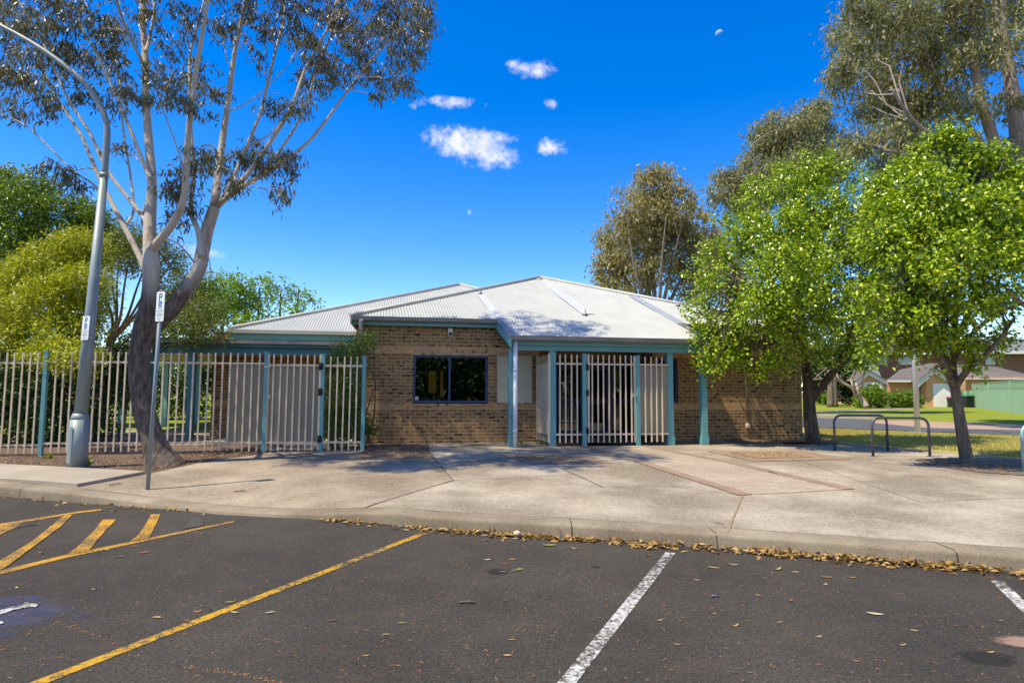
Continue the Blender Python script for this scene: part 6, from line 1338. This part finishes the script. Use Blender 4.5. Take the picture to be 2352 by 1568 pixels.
ax = np.stack([rng.normal(size=n_), rng.normal(size=n_) * .7, rng.normal(size=n_) * .16 + .05], 1); upv = np.stack([rng.normal(size=n_) * .3, rng.normal(size=n_) * .3, np.ones(n_)], 1)
tag(leaves('leaf_litter', P_, ax, upv, .085, .036, m_dead, None, .25), kind='stuff')
nf = 9000; X_ = rng.uniform(-9, 6.5, nf); Yf = np.array([rnd.uniform(.5, 1) for _ in range(nf)]); Yk2 = np.array([kerbY(x) for x in X_]); Y_ = 1.0 + (Yk2 - 1.05) * rng.random(nf) ** 1.15
P_ = np.stack([X_, Y_, np.full(nf, .004)], 1); an = rng.uniform(0, 6.28, nf); ax = np.stack([np.cos(an), np.sin(an), rng.normal(size=nf) * .05], 1)
sz = rng.choice([.018, .030, .048], nf, p=[.5, .35, .15])
m_fleck = leafmat('needle_litter', [(.30, .13, .045), (.42, .21, .075), (.22, .09, .034)], .0, .8, .1)
co, tri = leaf_geo(P_, ax, np.tile([0, 0, 1.], (nf, 1)), sz, np.clip(sz * .2, .0035, .007), .1); tag(mesh_np('leaf_litter', co, tri, m_fleck, None), kind='stuff')
pc = []
for run in ([(8, 1410), (118, 1425), (205, 1455), (330, 1512)], [(407, 1528), (510, 1544), (590, 1556), (720, 1585)], [(0, 1404), (60, 1412)]):
    for (x0, y0), (x1, y1) in zip(run[:-1], run[1:]):
        for _ in range(26):
            t_ = rnd.random(); p = hitz(x0 + (x1 - x0) * t_, y0 + (y1 - y0) * t_, 0); pc.append((p.x + rnd.gauss(0, .008), p.y + rnd.gauss(0, .008), .005))
P_ = np.array(pc); n_ = len(P_); an = rng.uniform(0, 6.28, n_); co, tri = leaf_geo(P_, np.stack([np.cos(an), np.sin(an), np.zeros(n_)], 1), np.tile([0, 0, 1.], (n_, 1)), np.full(n_, .018), np.full(n_, .006), .1); tag(mesh_np('crack_litter', co, tri, m_fleck, None), kind='stuff')
# single leaves lying on the asphalt and paving
def one_leaf(L_, W_, curl):
    b = MB(); n = 6; vs = []
    for i in range(n + 1):
        t = i / n; wd = W_ * math.sin(math.pi * min(1, t * .93 + .05)) ** .8 * .5; z = curl * L_ * (2 * t - 1) ** 2 + .004; y = .08 * L_ * math.sin(t * 3)
        vs += [Vector((L_ * (t - .5), y + wd, z + wd * .35)), Vector((L_ * (t - .5), y, z)), Vector((L_ * (t - .5), y - wd, z + wd * .35))]
    b.add(vs, [(3 * i + j, 3 * i + 3 + j, 3 * i + 4 + j, 3 * i + 1 + j) for i in range(n) for j in (0, 1)], True); return b
mlc = {'tan': M('tan_leaf', (.44, .29, .11), (.36, .22, .08), 30, .6), 'pale': M('pale_leaf', (.50, .42, .27), (.42, .34, .2), 30, .6), 'brown': M('brown_leaf', (.24, .12, .05), (.18, .085, .035), 30, .65), 'red': M('red_leaf', (.30, .09, .045), (.22, .065, .035), 30, .6), 'green': M('greenish_leaf', (.22, .24, .06), (.17, .19, .045), 30, .55)}
KIND = {'tan': 'curled tan dead leaf lying loose on the dark asphalt', 'pale': 'pale bleached dead leaf lying loose on the dark asphalt', 'brown': 'dark brown dead leaf lying loose on the dark asphalt', 'red': 'small reddish dead leaf lying loose on the dark asphalt', 'green': 'yellowish green fallen leaf lying loose on the dark asphalt'}
LV = [  # photo pixels (2352 wide), length m, kind
    (452, 1405, .06, 'tan'), (430, 1426, .05, 'tan'), (538, 1408, .075, 'pale'), (620, 1407, .07, 'pale'), (360, 1419, .07, 'tan'), (527, 1383, .07, 'green'), (217, 1354, .055, 'pale'), (40, 1350, .06, 'tan'), (273, 1280, .10, 'tan'), (331, 1269, .11, 'red'), (435, 1241, .07, 'brown'), (308, 1255, .07, 'brown'), (400, 1228, .10, 'pale'), (245, 1262, .07, 'tan'), (465, 1226, .06, 'pale'), (150, 1183, .08, 'brown'), (75, 1197, .11, 'tan'), (92, 1271, .09, 'brown'), (260, 1174, .09, 'tan'), (285, 1221, .05, 'brown'), (350, 1209, .08, 'pale'), (60, 1388, .07, 'tan'),
    (1261, 1254, .15, 'green'), (1320, 1260, .09, 'tan'), (1110, 1241, .09, 'brown'), (1119, 1285, .06, 'pale'), (1178, 1285, .07, 'tan'), (1160, 1296, .07, 'red'), (1193, 1309, .09, 'green'), (1155, 1314, .06, 'pale'), (1180, 1310, .05, 'tan'), (923, 1432, .06, 'green'), (887, 1458, .055, 'tan'), (762, 1426, .06, 'brown'), (840, 1507, .045, 'tan'), (1165, 1505, .05, 'tan'), (1250, 1430, .04, 'red'), (1175, 1470, .05, 'tan'), (1515, 1426, .06, 'tan'), (1524, 1390, .04, 'brown'), (1600, 1332, .06, 'tan'), (1490, 1277, .08, 'brown'),
    (1685, 1298, .09, 'tan'), (1640, 1305, .11, 'pale'), (1784, 1308, .11, 'tan'), (1826, 1314, .07, 'pale'), (1898, 1327, .10, 'brown'), (1961, 1327, .07, 'tan'), (1815, 1380, .07, 'red'), (2010, 1412, .11, 'pale'), (1688, 1437, .065, 'tan'), (1895, 1342, .06, 'tan'), (1960, 1380, .04, 'brown'), (2100, 1448, .05, 'tan'), (2072, 1481, .05, 'tan'), (1965, 1518, .05, 'brown'), (1555, 1480, .05, 'tan'), (1742, 1368, .05, 'tan'), (2298, 1425, .045, 'green'), (2275, 1500, .06, 'tan'), (2310, 1472, .08, 'brown'), (1705, 1382, .04, 'red'), (1790, 1430, .05, 'tan'), (1640, 1410, .045, 'tan'), (1880, 1462, .05, 'tan')]
protoL = {}
for x, y, L_, k_ in LV:
    p = hitz(x, y, 0.0); v = rnd.randrange(3)
    if (k_, v) not in protoL:
        me_b = one_leaf(1.0, (.30, .36, .26)[v], (.10, .05, .16)[v]); o = me_b.build('fallen_leaf', mlc[k_], None, WORLD, (0, 0, 0)); protoL[(k_, v)] = o
    else:
        o = protoL[(k_, v)].copy(); col.objects.link(o)
    o.location = (p.x, p.y, .003); o.rotation_euler = (rnd.uniform(-.15, .15), 0, rnd.uniform(-.7, .7) + (math.pi if rnd.random() < .5 else 0)); o.scale = (L_, L_, L_); tag(o, KIND[k_], 'leaf', k_ + ' leaves scattered on the asphalt')
def stick(label, a, b_, r_, name='twig', mt=None, gr=True):
    pa, pb = (hitg(*a), hitg(*b_)) if gr else (hitz(*a), hitz(*b_)); up_ = Vector((0, 0, r_ + .003 + (.006 if gr else 0))); m_ = MB(); mid = (pa + pb) / 2 + Vector((0, .01, .004))
    m_.tube([pa + up_, mid + up_, pb + up_], [r_, r_ * .9, r_ * .6], 7); m_.tube([mid + up_, mid + up_ + (pb - pa) * .2 + Vector((0, .03, .012))], [r_ * .6, r_ * .3], 5); return tag(m_.build(name, mt or m_tbark), label, 'twig', 'fallen twigs on the ground')
stick('short broken stick on the asphalt between the yellow and white lines', (1056, 1386), (1097, 1387), .009, gr=False)
stick('thin twig on the paving right of the pram ramp', (537, 1131), (565, 1129), .006); stick('thin curved twig on the white concrete near the kerb', (1641, 1202), (1664, 1207), .005)
stick('dark twig lying on the raised footpath slab at the far left', (20, 1082), (80, 1078), .008); stick('small twig by the edge of the raised footpath slab', (250, 1116), (279, 1112), .007); stick('straight twig on the orange hatched bay', (32, 1215), (84, 1206), .007, gr=False)
stick('twig on the paving in front of the right tree pit', (1765, 1084), (1786, 1089), .006)
m_ = MB(); p = hitz(1642, 1371, 0); m_.tube([p + Vector((-.028, -.004, .011)), p + Vector((-.024, -.003, .011)), p + Vector((.024, .003, .011)), p + Vector((.028, .004, .011))], [.006, .010, .010, .006], 12); tag(m_.build('battery', M('grey_casing', (.16, .18, .24), rough=.35, metal=.5)), 'small grey-blue cylinder dropped on the asphalt beside the white line', 'battery')
m_ = MB(); p = hitz(1114, 1223, 0.05) + Vector((0, -.16, 0)); lathe(m_, Vector((p.x, p.y, .045)), [(.014, 0), (.015, .012), (.012, .016), (.002, .017)], 14); tag(m_.build('bottle_cap', M('blue_plastic', (.01, .16, .55), rough=.35)), 'blue plastic bottle cap among the dry leaves in the gutter', 'bottle cap')
m_ = MB(); p = hitz(1188, 1221, 0.05); lathe(m_, Vector((p.x, p.y - .06, .03)), [(.03, 0), (.045, .012), (.04, .032), (.02, .045), (.002, .048)], 12); tag(m_.build('paper_scrap', M('cream_scrap', (.60, .50, .33), rough=.7)), 'crumpled cream scrap lying in the gutter leaves against the kerb', 'litter')
# bark chips and leaf scraps in the beds
def chips(name, quads, n_, mat, L_, W_, zoff=.018):
    pts = []
    for i in range(n_):
        q = quads[rnd.randrange(len(quads))]; u, v = rnd.random(), rnd.random()
        p = q[0] * (1 - u) * (1 - v) + q[1] * u * (1 - v) + q[2] * u * v + q[3] * (1 - u) * v; pts.append((p.x, p.y, g(p.x, p.y) + zoff + rnd.random() * .02))
    P_ = np.array(pts); an = rng.uniform(0, 6.28, n_); ax = np.stack([np.cos(an), np.sin(an), rng.normal(size=n_) * .25], 1); side = np.stack([-np.sin(an), np.cos(an), rng.normal(size=n_) * .4], 1)
    co, tri = leaf_geo(P_, ax, np.tile([0, 0, 1.], (n_, 1)) + rng.normal(size=(n_, 3)) * .35, L_ * rng.uniform(.4, 1.4, n_), W_ * rng.uniform(.6, 1.4, n_), .2)
    return tag(mesh_np(name, co, tri, mat, None), kind='stuff')
m_chip = leafmat('bark_chip', [(.10, .055, .035), (.18, .11, .07), (.27, .18, .12), (.36, .27, .17)], .0, .85, .1)
W2 = lambda x, y: Vector((x, y, 0))
G2 = lambda x, y: hitg(x, y)
chips('bark_chips', [[G2(-60, 1068), G2(330, 1086), G2(330, 1050), G2(-60, 1050)], [G2(330, 1086), G2(420, 1070), G2(420, 1046), G2(330, 1046)], [G2(420, 1070), G2(590, 1042), G2(560, 1036), G2(420, 1038)]], 4200, m_chip, .06, .016)
chips('leaf_scraps', [[G2(832, 1050), G2(1000, 1050), G2(985, 1022), G2(838, 1020)], [G2(1690, 1017), G2(1840, 1016), G2(1840, 1007), G2(1660, 1009)], [G2(1845, 1018), G2(1900, 1022), G2(1900, 1012), G2(1845, 1010)], [G2(2140, 1068), G2(2330, 1086), G2(2330, 1072), G2(2140, 1058)], [G2(1182, 1060), G2(1320, 1060), G2(1308, 1049), G2(1182, 1049)], [G2(1690, 1051), G2(1850, 1051), G2(1820, 1041), G2(1680, 1041)]], 2400, leafmat('dry_scrap', [(.20, .13, .07), (.33, .23, .11), (.42, .31, .16)], .0, .8, .1), .05, .018)
# grass blades on the verge, weeds by the posts
vq = [[G2(1850, 1006), G2(2060, 1026), G2(2060, 992), G2(1881, 985)], [G2(2060, 1026), G2(2440, 1060), G2(2440, 1006), G2(2060, 992)]]
pts = []
for i in range(26000):
    q = vq[0] if rnd.random() < .38 else vq[1]; u, v = rnd.random(), rnd.random(); p = q[0] * (1 - u) * (1 - v) + q[1] * u * (1 - v) + q[2] * u * v + q[3] * (1 - u) * v; pts.append((p.x, p.y, g(p.x, p.y)))
P_ = np.array(pts); n_ = len(P_); m_blade = leafmat('grass_blade', [(.32, .33, .07), (.44, .38, .12), (.54, .44, .18), (.26, .33, .05)], .3, .6, .2)
tag(leaves('verge_grass', P_, rng.normal(size=(n_, 3)) * .5 + np.array([0, 0, .8]), rng.normal(size=(n_, 3)), .07, .014, m_blade, None), kind='stuff')
def weed(label, x, y, n, h_):
    p = hitg(x, y); t = thing('weed', label, 'weed', p, 'small weeds sprouting from the ground'); P_ = np.array([tuple(p)] * n) + rng.normal(size=(n, 3)) * np.array([.03, .03, 0]); P_[:, 2] = p.z
    leaves('leaves', P_, rng.normal(size=(n, 3)) * .6 + np.array([0, 0, .8]), rng.normal(size=(n, 3)), h_, h_ * .25, m_green, t)
weed('tuft of green weed at the foot of the white downpipe', 1196, 1018, 26, .08); weed('tuft of green weed under the porch pickets', 1243, 1020, 30, .09)
weed('dry grass tuft at the base of the street lamp sleeve', 188, 1073, 40, .22); weed('low weed in front of the picket fence left of the lamp', 110, 1053, 30, .12)
